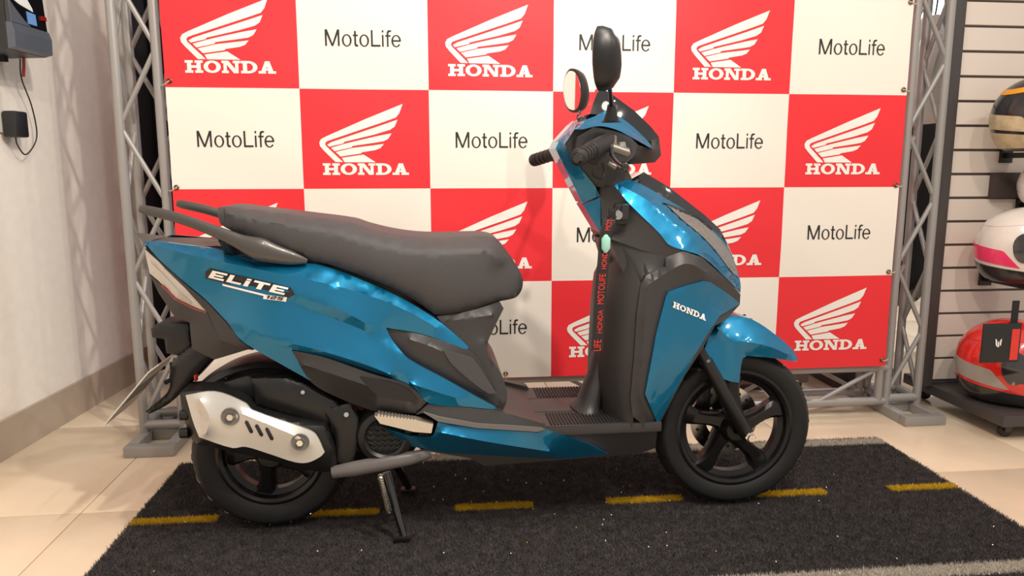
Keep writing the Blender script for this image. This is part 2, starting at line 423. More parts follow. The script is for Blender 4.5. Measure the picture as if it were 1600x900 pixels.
# ================================================================ banner
BY = 2.612
B = thing('banner', 'red and white checkered fabric banner printed with wing logos and shop name', 'banner', (.44, BY, .2))
CX = [-.832 + .4222 * i for i in range(7)]; CX[6] = 1.722
CZ = [.2] + [.549 + .3267 * i for i in range(6)]
def by(x, z): return BY + .003 * math.sin(x * 9 + z * 3) * math.cos(z * 5) + .0006 * math.sin(z * 23 + x * 11)
V = []; F = []; FM = []; S = 24; idx = {}
gx = sorted(set(np.round(np.concatenate([np.linspace(CX[i], CX[i + 1], S + 1) for i in range(6)]), 5)))
gz = sorted(set(np.round(np.concatenate([np.linspace(CZ[i], CZ[i + 1], S + 1) for i in range(6 - 1)]), 5)))
for s in (0, .0015):
    for z in gz:
        for x in gx: V.append((x, by(x, z) + s, z))
NX, NZ = len(gx), len(gz); off = NX * NZ
for j in range(NZ - 1):
    for i in range(NX - 1):
        a = j * NX + i; c = min(5, i // S); rw = min(4, j // S)
        F.append((a, a + 1, a + NX + 1, a + NX)); FM.append((c + rw) % 2)
        F.append((off + a, off + a + NX, off + a + NX + 1, off + a + 1)); FM.append(1)
mk('sheet', V, F, None, B, mats=['banner_white', 'banner_red'], fm=FM, ang=80)
LW, LH = .287, .235
for c in range(6):
    for rw in range(5):
        xc = (CX[c] + CX[c + 1]) / 2; zc = (CZ[rw] + CZ[rw + 1]) / 2 + (.012 if rw == 0 else 0)
        if (c + rw) % 2:
            f = lambda s, t: (xc - LW / 2 - .002 + s * LW, by(xc + (s - .5) * LW, zc + (t - .5) * LH) - .0014, zc + (t - .5) * LH)
            Vl, Fl = flat_polys(LOGO, f); mk('wing_logo', Vl, Fl, 'white_print', B, smooth=False, fm=[0] * len(Fl))
        else:
            f = lambda s, t: (xc - .123 + s * .246, by(xc + (s - .5) * .246, zc - .026 + t * .052) - .0014, zc - .026 + t * .052)
            Vl, Fl = flat_polys(MOTO, f); mk('lettering', Vl, Fl, 'black_print', B, smooth=False, fm=[0] * len(Fl))
def grommet(x, z, to):
    y = by(x, z) - .002
    V, F = lathe([(.0085, -.002), (.0085, .001), (.0045, .001), (.0045, -.002), (.0065, -.0035)], x, y, z, 16)
    mk('grommet', V, F, 'brass', B)
    p = np.array((x, y - .004, z)); q = np.array(to, float); mid = (p + q) / 2 + np.array((0, -.004, -.004))
    mk('tie_cord', *tube(spline([p, mid, q], 4), .0022, 6), 'cord', B)
for z in (1.222, .882, .562, .225): grommet(-.818, z, (-.847, YF - .017, z - .012)); grommet(1.707, z, (1.742, YF - .017, z - .003))
grommet(1.707, 1.522, (1.742, YF - .017, 1.52)); grommet(-.818, 1.53, (-.847, YF - .017, 1.53))
for x in (.27, -.2, .75, 1.28): grommet(x, .215, (x + .004, YF - .017, .183))
# ================================================================ turf mat
M = thing('turf_mat', 'black artificial turf mat with yellow dashes and pale edge stripes like a road', 'mat', (.38, 2, 0))
mx0, mx1, my0, my1 = -.803, 1.556, 1.42, 2.395
mk('backing', *box(mx0, mx1, my0, my1, .0003, .004), 'turf_black', M, smooth=False)
def pile(name, x0, x1, y0, y1, n, m, skip=(), z0=.003):
    x = rng.uniform(x0, x1, n); y = rng.uniform(y0, y1, n); ok = np.ones(n, bool)
    for a, b, c, d in skip: ok &= ~((x > a) & (x < b) & (y > c) & (y < d))
    x = x[ok]; y = y[ok]; n = len(x); a = rng.uniform(0, 2 * PI, n); hgt = rng.uniform(.006, .011, n); wd_ = .0011
    ln = rng.normal(0, .004, (n, 2)); V = np.zeros((n, 3, 3))
    V[:, 0] = np.c_[x - wd_ * np.cos(a), y - wd_ * np.sin(a), np.full(n, z0)]; V[:, 1] = np.c_[x + wd_ * np.cos(a), y + wd_ * np.sin(a), np.full(n, z0)]
    V[:, 2] = np.c_[x + ln[:, 0], y + ln[:, 1], z0 + hgt]
    me = bpy.data.meshes.new(name); me.vertices.add(3 * n); me.vertices.foreach_set('co', (V - ORG).ravel().astype(np.float32))
    me.loops.add(3 * n); me.loops.foreach_set('vertex_index', np.arange(3 * n, dtype=np.int32)); me.polygons.add(n)
    me.polygons.foreach_set('loop_start', np.arange(0, 3 * n, 3, dtype=np.int32)); me.update(calc_edges=True)
    me.materials.append(MATS[m]); o = bpy.data.objects.new(name, me); C.objects.link(o); o.parent = M; o['kind'] = 'stuff'; return o
dashes = [(-.803, -.58), (-.37, -.148), (.064, .282), (.496, .714), (.931, 1.147), (1.347, 1.556)]
skip = [(a, b, 1.968, 2.0) for a, b in dashes] + [(mx0 + .26, mx1, 2.336, 2.388), (mx0, mx1, 1.515, 1.565)]
specks = None
pile('pile', mx0 - .004, mx1 + .004, my0, my1 + .003, 420000, 'turf_black', skip)
for a, b in dashes:
    d = mk('yellow_dash', *box(a, b, 1.968, 2.0, .0041, .0046), 'turf_yellow', M, smooth=False)
    o = pile('dash_pile', a, b, 1.968, 2.0, 3200, 'turf_yellow', z0=.004); o.parent = d
for y0, y1 in ((2.336, 2.388), (1.515, 1.565)):
    sx = mx0 + .26 if y0 > 2 else mx0
    d = mk('pale_stripe', *box(sx, mx1, y0, y1, .0041, .0046), 'turf_white', M, smooth=False)
    o = pile('stripe_pile', sx, mx1, y0, y1, 22000, 'turf_white', z0=.004); o.parent = d
M.rotation_euler = (0, 0, -.012)
sp_ = []
for k in range(70):
    x, y = rng.uniform(mx0 + .05, mx1 - .05), rng.uniform(1.5, 2.35); a = rng.uniform(0, PI); l_ = rng.uniform(.002, .004)
    d = mk('lint_speck', *tube([(x, y, .0135), (x + l_ * math.cos(a), y + l_ * math.sin(a), .0150)], .0012, 5), 'turf_yellow' if k % 3 == 0 else 'white_print', M) if k < 70 else None
# ================================================================ charger on the wall
def wall_at(u, v, off=0):
    d = ray(u, v); k = .0886; t = (-1.402 - k * 2.515 + off) / (d[0] - k * d[1]); return np.array([d[0] * t, d[1] * t, CAMH + d[2] * t])
ca = math.atan(.0886)
def onwall(V, y0):     # local (out from wall, along wall, z) -> world
    return [(wx(y0) + a * math.cos(ca) + b * math.sin(ca), y0 - a * math.sin(ca) + b * math.cos(ca), c) for a, b, c in V]
CH = thing('charger_box', 'black wall-mounted battery charger with small screen above the power adapter', 'charger', (wx(2.6), 2.6, 1.3))
def sidepoly(pr, b0, b1):      # profile in (out, z), swept along the wall
    n = len(pr); V = [(a, b0, z) for a, z in pr] + [(a, b1, z) for a, z in pr]
    return V, [tuple(range(n)), tuple(range(n, 2 * n))[::-1]] + [(i, n + i, n + (i + 1) % n, (i + 1) % n) for i in range(n)]
v, f = sidepoly([(.003, 1.302), (.135, 1.305), (.135, 1.50), (.10, 1.62), (.003, 1.62)], -.04, .155); mk('case', onwall(v, 2.6), f, 'charger_black', CH, smooth=False)
v, f = sidepoly([(.1352, 1.306), (.158, 1.312), (.160, 1.36), (.152, 1.385), (.1352, 1.385)], -.04, .156); mk('lower_front', onwall(v, 2.6), f, 'charger_grey', CH, smooth=False)
v, f = sidepoly([(.1352, 1.3855), (.150, 1.3855), (.143, 1.50), (.108, 1.60), (.104, 1.60)], -.038, .152); mk('front_panel', onwall(v, 2.6), f, 'gloss_black', CH, smooth=False)
def face(poly, d0, d1):      # a flat piece lying on the sloping front panel
    o = lambda z: .150 - .007 * (z - 1.3855) / .1145; n = len(poly)
    V = [(o(z) + d0, y, z) for y, z in poly] + [(o(z) + d1, y, z) for y, z in poly]
    return onwall(V, 2.6), [tuple(range(n)), tuple(range(n, 2 * n))[::-1]] + [(i, n + i, n + (i + 1) % n, (i + 1) % n) for i in range(n)]
mk('label_plate', *face([(-.037, 1.4995), (-.032, 1.462), (.02, 1.446), (.085, 1.436), (.082, 1.447), (.062, 1.47), (.02, 1.4995)], .0003, .002), 'label_white', CH, smooth=False)
mk('grey_sweep', *face([(-.038, 1.386), (-.038, 1.455), (-.01, 1.43), (.03, 1.40), (.06, 1.386)], .0003, .003), 'charger_grey', CH, smooth=False)
mk('screen', *face([(.05, 1.395), (.095, 1.395), (.095, 1.43), (.05, 1.432)], .0003, .002), 'screen', CH, smooth=False)
mk('switch', *face([(.125, 1.418), (.148, 1.418), (.148, 1.432), (.125, 1.432)], .0003, .006), 'red_lens', CH, smooth=False)
for b in (-.02, .09): v, f = box(.02, .04, b, b + .02, 1.285, 1.303); mk('foot', onwall(v, 2.6), f, 'charger_black', CH, smooth=False)
P0 = lambda a, b, z: onwall([(a, b, z)], 2.6)[0]
mk('red_lead', *tube([P0(.06, .16, 1.305), P0(.055, .165, 1.28), P0(.05, .165, 1.245)], .005, 8), 'cable_red', CH)
O = thing('wall_outlet', 'cream power outlet plate on the white wall below the charger', 'outlet', (wx(2.62), 2.62, 1.1))
v, f = box(.001, .010, -.06, .085, 1.06, 1.19, .003); mk('plate', onwall(v, 2.62), f, 'outlet', O)
v, f = box(.010, .013, .02, .065, 1.14, 1.165, .001); mk('rocker', onwall(v, 2.62), f, 'label_white', O)
A = thing('power_adapter', 'black plug-in power adapter with a thin cable in the wall outlet', 'adapter', (wx(2.7), 2.7, 1.05))
v, f = box(.0135, .058, .005, .075, 1.045, 1.13, .008); mk('body', onwall(v, 2.68), f, 'charger_black', A)
Q = lambda a, b, z: onwall([(a, b, z)], 2.68)[0]
mk('cable', *tube(spline([Q(.035, .035, 1.048), Q(.035, .04, 1.02), Q(.03, .09, .99), Q(.03, .16, 1.05), Q(.03, .15, 1.15), Q(.04, .09, 1.24), Q(.06, .06, 1.30)], 6), .0025, 6), 'charger_black', A)
# ================================================================ slatwall display
D = thing('display_stand', 'slatted cream display wall on a dark wheeled platform holding helmets', 'display', (2.6, 2.6, 0))
mk('platform', *box(1.972, 3.3, 2.3, 2.86, .055, .095, .003), 'stand_dark', D)
mk('side_post', *box(1.925, 1.966, 2.67, 2.712, .0955, 2.3, .002), 'stand_dark', D)
mk('back_board', *box(1.967, 3.3, 2.7147, 2.727, .0955, 2.25), 'slat_gap', D, smooth=False)
for k in range(-9, 15):
    z = .921 + .0903 * k + .005
    mk('slat', *box(1.967, 3.3, 2.70, 2.7145, max(z, .0957), z + .0805, .0015), 'slat', D, smooth=False) if z + .08 > .1 else None
for x in (2.03, 3.2):
    for y in (2.36, 2.8):
        V, F = lathe([(.004, -.012), (.022, -.012), (.024, -.008), (.024, .008), (.022, .012), (.004, .012)], x, y, .0245, 20); c_ = mk('caster', V, F, 'black_plastic', D)
        mk('caster_fork', *joinm([box(x - .012, x + .012, y - .02, y - .014, .022, .054), box(x - .012, x + .012, y + .014, y + .02, .022, .054)]), 'stand_dark', c_, smooth=False)
def arm(x, z):
    global ORG
    ORG = np.array((2.6, 2.6, 0.))
    a = mk('helmet_arm', *joinm([box(x - .012, x + .012, 2.43, 2.697, z - .022, z - .002, .003)]), 'black_plastic', D)
    mk('arm_tip', *box(x - .05, x + .05, 2.40, 2.4295, z - .03, z - .002, .004), 'black_plastic', a); mk('mount_plate', *box(x - .025, x + .025, 2.688, 2.699, z - .04, z + .012, .002), 'black_plastic', a)
def helmet(name, lab, cx, cy, cz, s, yaw, cols, grp='helmets on the display stand', extra=()):
    h = thing(name, lab, 'helmet', (cx, cy, cz), grp)
    c, q = math.cos(yaw), math.sin(yaw); r = .135 * s
    def pt(az, el, k):   # az 0 = front
        ce = math.cos(el) ** (.55 if el < 0 else 1); x = ce * math.cos(az); y = ce * math.sin(az); z = math.sin(el); f_ = max(0, math.cos(az))
        fx = 1.14 + .2 * f_ * min(1, max(0, -el * 1.6)); zz = z
        X, Y_, Z = x * r * fx * k, y * r * .93 * k, zz * r * 1.04 * k
        return (cx + X * c - Y_ * q, cy + X * q + Y_ * c, cz + Z)
    def grid(a0, a1, lo, hi, k0, k1, n=40, m=14):
        V = []; F = []
        for k in (k0, k1):
            for i in range(n + 1):
                az = a0 + (a1 - a0) * i / n; l_, h_ = lo(az), hi(az)
                for j in range(m + 1): V.append(pt(az, l_ + (h_ - l_) * j / m, k))
        o = (n + 1) * (m + 1); id_ = lambda i, j: i * (m + 1) + j
        for i in range(n):
            for j in range(m):
                e = (id_(i, j), id_(i + 1, j), id_(i + 1, j + 1), id_(i, j + 1)); F += [tuple(o + t for t in e), e[::-1]]
        for i in range(n):
            for j in (0, m): e = (id_(i, j), id_(i + 1, j)); F.append((e[0], e[1], o + e[1], o + e[0]))
        for j in range(m):
            for i in (0, n): e = (id_(i, j), id_(i, j + 1)); F.append((e[0], e[1], o + e[1], o + e[0]))
        return V, F
    K = lambda v: (lambda a: v)
    top = lambda a: -.28 + .8 * max(0, 1 - (abs(a) / 1.3) ** 3) ** .5
    mk('shell', *joinm([grid(1.3, 2 * PI - 1.3, K(-1.0), K(PI / 2 - .001), .92, 1.0, 60, 24), grid(-1.3, 1.3, top, K(PI / 2 - .001), .92, 1.0, 48, 16), grid(-1.3, 1.3, K(-1.0), lambda a: -.3 + .02 * math.cos(a), .92, 1.0, 40, 10)]), cols[0], h, ang=50)
    mk('visor', *grid(-1.3, 1.3, lambda a: -.34, lambda a: top(a) + .03, .94, .985, 40, 12), 'visor', h, ang=50)
    for sg in (1, -1):
        G = lambda a0, a1, lo, hi, k=1.012: grid(*sorted((sg * a0, sg * a1)), lambda a: lo(abs(a)), lambda a: hi(abs(a)), .999, k, 30, 8)
        mk('side_graphic', *G(1.45, 3.1, lambda a: -.48 + .12 * (a - 1.45), lambda a: -.1 + .12 * (a - 1.45) if a > 1.8 else -.48 + 1.2 * (a - 1.45)), cols[1], h, ang=50)
        mk('lower_graphic', *G(1.1, 3.1, K(-.98), lambda a: -.6 + .1 * (a - 1.1)), cols[2], h, ang=50)
        mk('crown_graphic', *G(.5, 2.9, lambda a: .62 + .08 * math.sin(a * 2), lambda a: .82 + .12 * math.sin(a * 2)), cols[3], h, ang=50)
        mk('visor_pivot', *G(1.16, 1.62, lambda a: .1 - .42 * max(0, 1 - ((a - 1.39) / .23) ** 2) ** .5, lambda a: .1 + .3 * max(0, 1 - ((a - 1.39) / .23) ** 2) ** .5, 1.03), 'visor', h, ang=50)
    mk('chin_vent', *grid(-.45, .45, K(-.68), K(-.46), .999, 1.02, 16, 4), 'helmet_black', h); mk('neck_roll', *grid(-PI, PI, K(-1.12), K(-.995), .8, .985, 48, 3), 'helmet_black', h, ang=60)
    return h
arm(2.20, 1.003); helmet('helmet', 'black and gold patterned full-face helmet, highest on the slat wall', 2.155, 2.5, 1.128, .98, -.85, ['helmet_black', 'helmet_gold', 'helmet_gold', 'orange'])
arm(2.165, .53); helmet('helmet', 'white full-face helmet with pink and black rear panels on the slat wall', 2.15, 2.5, .662, 1.02, -.9, ['helmet_white', 'helmet_pink', 'helmet_black', 'helmet_white'])
helmet('helmet', 'red full-face helmet with grey and black graphics on the dark platform', 2.115, 2.47, .243, 1.14, -.8, ['helmet_red', 'helmet_grey', 'helmet_black', 'helmet_red'])
bx = mk('helmet_card', *box(2.145, 2.32, 2.672, 2.699, .83, .925, .002), 'cardboard_brown'); tag(bx, 'dark brown carton flat against the slats above the white helmet', 'box')
arm(2.29, .815); helmet('helmet', 'small plain white helmet hanging in front of the brown carton', 2.265, 2.56, 0.888, .6, -.9, ['helmet_white', 'helmet_white', 'helmet_white', 'helmet_white'])
S_ = thing('hang_tag', 'black and red card tag on a strap hanging over the red helmet', 'tag', (2.07, 2.33, .3))
x0, z0 = at(1537, 508, 2.3)[0], at(1537, 567, 2.3)[2]; x1, z1 = at(1590, 567, 2.3)[0], at(1545, 506, 2.3)[2]
mk('card', *box(x0, x1, 2.298, 2.304, z0, z1, .001), 'black_print', S_); mk('red_panel', *box(x1 - .035, x1 - .006, 2.2968, 2.2979, z0 + .008, z1 - .02), 'helmet_red', S_, smooth=False)
xm, zm = (x0 + x1) / 2 - .012, (z0 + z1) / 2
Vb, Fb = flat_polys([[(-.012, .016), (-.006, .012), (-.002, -.014), (-.009, -.006)], [(-.002, .004), (.002, .008), (.004, -.012), (-.001, -.014)], [(.006, .012), (.012, .016), (.010, -.010), (.005, -.004)]], lambda s, t: (xm + s, 2.2965, zm + t)); mk('bird_mark', Vb, Fb, 'white_print', S_, smooth=False)
mk('strap', *joinm([box(x1 - .03, x1 - .006, 2.312, 2.316, z1 - .01, .50), box(x1 - .034, x1 - .002, 2.308, 2.320, .40, .425, .002)]), 'strap_black', S_, smooth=False)
# ================================================================ goods behind the right tower
def sack(name, lab, cat, cx, cy, cz, rx, ry, rz, m, amp):
    V = []; F = []; n, mm = 40, 28
    for j in range(mm + 1):
        e = -PI / 2 + PI * j / mm
        for i in range(n):
            a = 2 * PI * i / n; k = 1 + amp * (math.sin(5 * a + 3 * e) * .5 + math.sin(9 * a - 7 * e) * .3 + math.sin(4 * e + a) * .4)
            g = lambda t: math.copysign(abs(t) ** .6, t)
            V.append((cx + rx * k * g(math.cos(e)) * g(math.cos(a)), cy + ry * k * g(math.cos(e)) * g(math.sin(a)), cz + rz * g(math.sin(e))))
    for j in range(mm):
        for i in range(n): F.append((j * n + i, j * n + (i + 1) % n, (j + 1) * n + (i + 1) % n, (j + 1) * n + i))
    return tag(mk(name, V, F, m, ang=60), lab, cat)
rk = thing('garment_rail', 'dark metal garment rail standing behind the lattice tower with clothes hung on it', 'rail', (2.3, 3.5, 0))
for x in (2.02, 2.85): mk('upright', *tube([(x, 3.41, .027), (x, 3.41, 1.86)], .012, 10), 'black_plastic', rk)
for y in (3.41,): mk('crossbar', *tube([(2.02, y, 1.86), (2.85, y, 1.86)], .012, 10), 'black_plastic', rk)
for x in (2.02, 2.85): mk('foot_bar', *tube([(x, 3.2, .014), (x, 3.65, .014)], .012, 10), 'black_plastic', rk)
mk('hanger', *tube(spline([(2.37, 3.41, 1.855), (2.37, 3.44, 1.6), (2.37, 3.57, 1.34)], 4), .004, 6), 'black_plastic', rk)
sack('wrapped_jacket', 'black jacket in glossy clear plastic hanging behind the lattice tower beside the display', 'jacket', 2.37, 3.57, .80, .2, .07, .56, 'plastic_bag', .05)
SU = thing('riding_suit', 'white riding suit with black and yellow trim hanging behind the lattice tower', 'suit', (2.36, 3.3, 1.3))
def lump(nm, path, rad, m, fl=.55):
    mk(nm, *tube(spline(path, 6), list(np.interp(np.linspace(0, 1, (len(path) - 1) * 6 + 1), np.linspace(0, 1, len(rad)), rad)), 16, flat=fl), m, SU)
lump('torso', [(2.36, 3.33, 1.16), (2.33, 3.33, 1.26), (2.30, 3.33, 1.42), (2.28, 3.33, 1.62)], [.10, .12, .11, .05], 'suit_white')
lump('sleeve', [(2.25, 3.26, 1.52), (2.19, 3.24, 1.36), (2.17, 3.24, 1.18)], [.05, .055, .042], 'suit_white')
lump('dark_panel', [(2.355, 3.235, 1.14), (2.34, 3.23, 1.2), (2.325, 3.235, 1.34)], [.05, .055, .02], 'black_plastic'); lump('yellow_trim', [(2.285, 3.215, 1.14), (2.275, 3.21, 1.22), (2.30, 3.215, 1.36)], [.006, .007, .005], 'suit_yellow')
lump('hanger', [(2.28, 3.33, 1.6), (2.28, 3.38, 1.75), (2.28, 3.41, 1.852)], [.004, .004, .004], 'black_plastic', 1)
cb = thing('low_cabinet', 'low grey cabinet standing behind the truss under the banner', 'cabinet', (1.55, 3.1, 0))
mk('body', *box(1.25, 1.62, 2.98, 3.4, .03, .55, .004), 'desk_grey', cb); mk('plinth', *box(1.27, 1.60, 3.0, 3.38, .001, .0295), 'stand_dark', cb, smooth=False)
ct = thing('dark_crate', 'dark grey crate standing behind the truss beside the grey cabinet', 'crate', (1.83, 3.1, 0))
mk('body', *box(1.74, 1.90, 2.98, 3.3, .002, .30, .004), 'stand_dark', ct); mk('rim', *box(1.735, 1.905, 2.975, 3.305, .3005, .32, .003), 'black_plastic', ct)
# ================================================================ the scooter
S = thing('scooter', 'metallic blue scooter with dark seat and black trim standing on the turf mat', 'scooter', (.2, YC, .012))
def wheel(cx, R, rimr, hw, nm, a_first, lift=.0125):
    cz = R + lift - .003; WC = at(*cx, YC); cx = WC[0]
    prof = [(rimr - .004, -hw * .62), (rimr + .006, -hw * .78)]
    for k in range(0, 13):
        q = math.radians(-68 + 136 * k / 12); prof.append((R - hw * .95 + hw * .95 * math.cos(q) ** .8, hw * 1.03 * math.sin(q) / math.sin(math.radians(68))))
    prof += [(rimr + .006, hw * .78), (rimr - .004, hw * .62)]
    V, F = lathe([(rimr + .002, -hw * .66), (rimr + .004, -hw * .76), (rimr - .004, -hw * .8), (rimr - .012, -hw * .7), (rimr - .016, -hw * .4), (rimr - .03, -.012), (rimr - .03, .012), (rimr - .016, hw * .4), (rimr - .012, hw * .7), (rimr - .004, hw * .8), (rimr + .004, hw * .76), (rimr + .002, hw * .66)], cx, YC, cz, 80)
    parts = [(V, F)]
    parts.append(lathe([(.012, -.05), (.030, -.05), (.036, -.042), (.046, -.02), (.046, .02), (.036, .042), (.03, .05), (.012, .05)], cx, YC, cz, 40))
    for k in range(5):
        a = math.radians(a_first + 72 * k); rr = np.linspace(.034, rimr - .018, 8); V = []; F = []
        for i, r in enumerate(rr):
            t = i / 7; an = a + .22 * math.sin(t * 2.2) ; hw_ = .026 - .011 * math.sin(t * PI * .8) + .012 * t * t; d = .030 - .010 * t
            ex = np.array((math.cos(an), 0, math.sin(an))); et = np.array((-math.sin(an), 0, math.cos(an))); c0 = np.array((cx, YC, cz)) + ex * r
            for (p, y) in ((-1, -.6), (-.6, -1), (.6, -1), (1, -.6), (1, .6), (.6, 1), (-.6, 1), (-1, .6)): V.append(c0 + et * hw_ * p + np.array((0, y * d, 0)))
        for i in range(7):
            for j in range(8): F.append((i * 8 + j, i * 8 + (j + 1) % 8, (i + 1) * 8 + (j + 1) % 8, (i + 1) * 8 + j))
        parts.append((V, F))
    w = mk(nm, *joinm(parts), 'wheel_black', S, ang=40)
    mk('tire', *lathe(prof, cx, YC, cz, 96), 'rubber', w, ang=60)
    # tread cuts
    gr = []
    for k in range(44):
        a = 2 * PI * k / 44; sg = 1 if k % 2 else -1
        pts = []
        for t in (0, .5, 1):
            lat = sg * hw * (.25 + .6 * t); q = a + .09 * t; rad = R - hw * .95 + hw * .95 * max(.0, 1 - (lat / (hw * 1.11)) ** 2) ** .42 + .0006
            pts.append((cx + rad * math.cos(q), YC + lat, cz + rad * math.sin(q)))
        gr.append(tube(pts, .0022, 5))
    mk('tread_groove', *joinm(gr), 'gloss_black', w)['kind'] = 'stuff'
    return w, cz
FX = at(1141, 665, YC)[0]; RX = at(427, 690, YC)[0]
fw, fz = wheel((1141, 665), .2235, .1625, .045, 'front_wheel', 8)
rw_, rz = wheel((427, 690), .2045, .135, .051, 'rear_wheel', 30)
V, F = lathe([(.055, .045), (.10, .045), (.10, .049), (.055, .049)], FX, YC, fz, 48); mk('brake_disc', V, F, 'steel', fw)
holes = [lathe([(.0005, .0435), (.005, .0435), (.005, .0505), (.0005, .0505)], FX + .083 * math.cos(k * PI / 9), YC, fz + .083 * math.sin(k * PI / 9), 10) for k in range(18)]
mk('disc_hole', *joinm(holes), 'black_print', fw)['kind'] = 'stuff'; mk('brake_caliper', *box(FX - .085, FX - .045, YC + .035, YC + .075, fz + .03, fz + .10, .008), 'black_plastic', S)
# fork
for s in (-1, 1):
    a = at(1094, 548, YC - .085); a = np.array((a[0], YC + s * .085, a[2])); b = np.array((FX + .012, YC + s * .082, fz)); d = (b - a)
    fk = mk('fork_leg', *tube([a - d * .5, a + d * .1, a + d * .12, a + d * .55, b - d * .02, b + d * .05], [.013, .013, .0175, .0185, .020, .014], 20), 'black_plastic', S)
    V, F = lathe([(.001, -.012), (.010, -.012), (.011, -.004), (.015, -.003), (.015, .004), (.001, .004)], b[0], b[1] + s * .024, b[2], 6 if s < 0 else 12); mk('axle_nut', V, F, 'chrome', fk)
# front fender
ff, FF = panel('front_fender', [(1101, 545, .07), (1118, 505, .06), (1140, 491, .045), (1177, 500, .04), (1213, 524, .04), (1238, 546, .035), (1247, 561, .03), (1244, 565, .05), (1202, 559, .066), (1167, 556, .074), (1160, 562, .078), (1155, 598, .08), (1142, 596, .082), (1127, 590, .082), (1115, 577, .08)], 'blue_paint', S,
    creases=[[(1120, 512, .078), (1145, 532, .086), (1160, 533, .084), (1200, 541, .076), (1236, 556, .056)], [(1145, 534, .087), (1150, 560, .085), (1148, 594, .083)]], mode='solid', bridge=lambda u, v: v < 549 + (u - 1101) * .09 and u > 1108)
# rear mudguard over the wheel
V, F = lathe([(.232, -.07), (.245, -.06), (.25, 0), (.245, .06), (.232, .07), (.226, .066), (.238, .054), (.243, 0), (.238, -.054), (.226, -.066)], RX, YC, rz + .008, 40, True, math.radians(35), math.radians(134)); mk('rear_mudguard', V, F, 'black_plastic', S)
# main body
panel('inner_body', [(240, 388, .05), (340, 384, .085), (480, 404, .10), (600, 450, .11), (680, 494, .11), (730, 552, .11), (770, 632, .12), (670, 626, .14), (560, 575, .14), (480, 560, .12), (400, 538, .11), (335, 478, .08)], 'black_plastic', S, smooth_outline=False)
body, BF = panel('side_panel', [(225, 379, .085), (237, 376, .08), (285, 382, .095), (342, 390, .105), (392, 405, .11), (455, 410, .115), (495, 413, .118), (520, 420, .12), (562, 436, .125), (620, 462, .13), (662, 486, .13), (695, 509, .13), (730, 540, .135), (732, 546, .137), (727, 545, .138), (660, 522, .142), (603, 512, .152), (612, 530, .156), (625, 547, .16), (640, 562, .162), (695, 592, .164), (745, 620, .166), (775, 636, .166), (774, 640, .164), (732, 636, .164), (670, 630, .164), (640, 602, .166), (582, 581, .166), (505, 557, .165), (455, 546, .163), (485, 595, .15), (430, 564, .148), (400, 547, .142), (375, 530, .132), (355, 504, .118), (320, 467, .105), (287, 440, .098), (255, 412, .09)],
    'blue_paint', S, mode='both', thick=.01, res=9, creases=[
    [(237, 382, .096), (300, 399, .124), (405, 421, .148), (505, 442, .158), (580, 463, .158), (640, 488, .15), (690, 517, .142)],
    [(440, 452, .160), (520, 479, .170), (560, 499, .171), (598, 519, .160)],
    [(450, 470, .155), (520, 497, .160), (580, 522, .160), (625, 553, .166)],
    [(360, 503, .130), (400, 519, .150), (445, 534, .167), (505, 549, .177), (580, 573, .180), (650, 602, .177), (720, 624, .171)]])
panel('side_vent', [(603, 513), (660, 523), (730, 547), (745, 557), (762, 590), (780, 622), (778, 634), (745, 619), (695, 591), (640, 561), (625, 546), (612, 529)], 'dark_plastic', S, w=.143, mode='both', thick=.02, creases=[[(640, 530, .152), (700, 555, .152), (760, 612, .150)]])
panel('vent_pad', [(692, 547), (732, 557), (741, 562), (776, 615), (762, 614), (727, 588), (705, 567)], 'seat_vinyl', S, w=.154, mode='both', thick=.006)
panel('lower_trim', [(457, 548, .166), (505, 558, .171), (580, 584, .172), (640, 603, .170), (666, 629, .165), (649, 646, .15), (600, 644, .14), (578, 640, .14), (530, 622, .14), (486, 597, .148)], 'dark_plastic', S, mode='both', thick=.02, creases=[[(475, 570, .172), (560, 598, .178), (655, 632, .166)]])
panel('trim_inset', [(563, 588), (632, 605), (655, 630), (588, 616)], 'black_plastic', S, w=.178, mode='both', thick=.004)
panel('under_seat_panel', [(682, 494, .115), (732, 486, .115), (780, 472, .11), (787, 482, .11), (770, 517, .115), (762, 537, .12), (766, 557, .125), (782, 582, .13), (792, 612, .135), (791, 630, .14), (785, 642, .14), (774, 638, .142), (745, 600, .142), (730, 546, .132), (695, 510, .125)], 'dark_plastic', S, creases=[[(700, 502, .128), (770, 492, .122)], [(757, 535, .132), (772, 590, .142), (783, 628, .146)]])
panel('tail_cap', [(213, 365, .01), (224, 379, .083), (285, 382, .09), (342, 389, .098), (392, 403, .104), (470, 408, .11), (440, 420, .10), (342, 402, .09), (285, 394, .08), (232, 388, .06)], 'dark_plastic', S, smooth_outline=False)
seat, SF = panel('seat', [(339, 330, .085), (341, 324, .08), (355, 323, .078), (405, 329, .08), (477, 338, .085), (545, 347, .085), (570, 355, .085), (607, 364, .085), (645, 369.5, .085), (680, 371, .085), (720, 370, .082), (757, 369, .075), (775, 373, .07), (785, 383, .068), (805, 411, .066), (816, 433, .066), (816, 450, .07), (810, 461, .078), (803, 466, .085), (780, 471, .10), (732, 485, .115), (682, 492, .12), (672, 486, .122), (645, 467, .125), (595, 442, .125), (520, 415, .12), (482, 406, .118), (420, 388, .112), (355, 357, .10), (344, 350, .095)], 'seat_vinyl', S, bulge=.032, res=8, ang=60,
    creases=[[(352, 333, .098), (430, 348, .112), (520, 362, .116), (600, 385, .118), (680, 396, .122), (760, 392, .112), (786, 410, .1)]])
mk('seat_strap_seam', *tube([sw(350, 326 + k * 3, .1 + .003 * k) for k in range(8)], .0015, 6), 'black_plastic', seat)
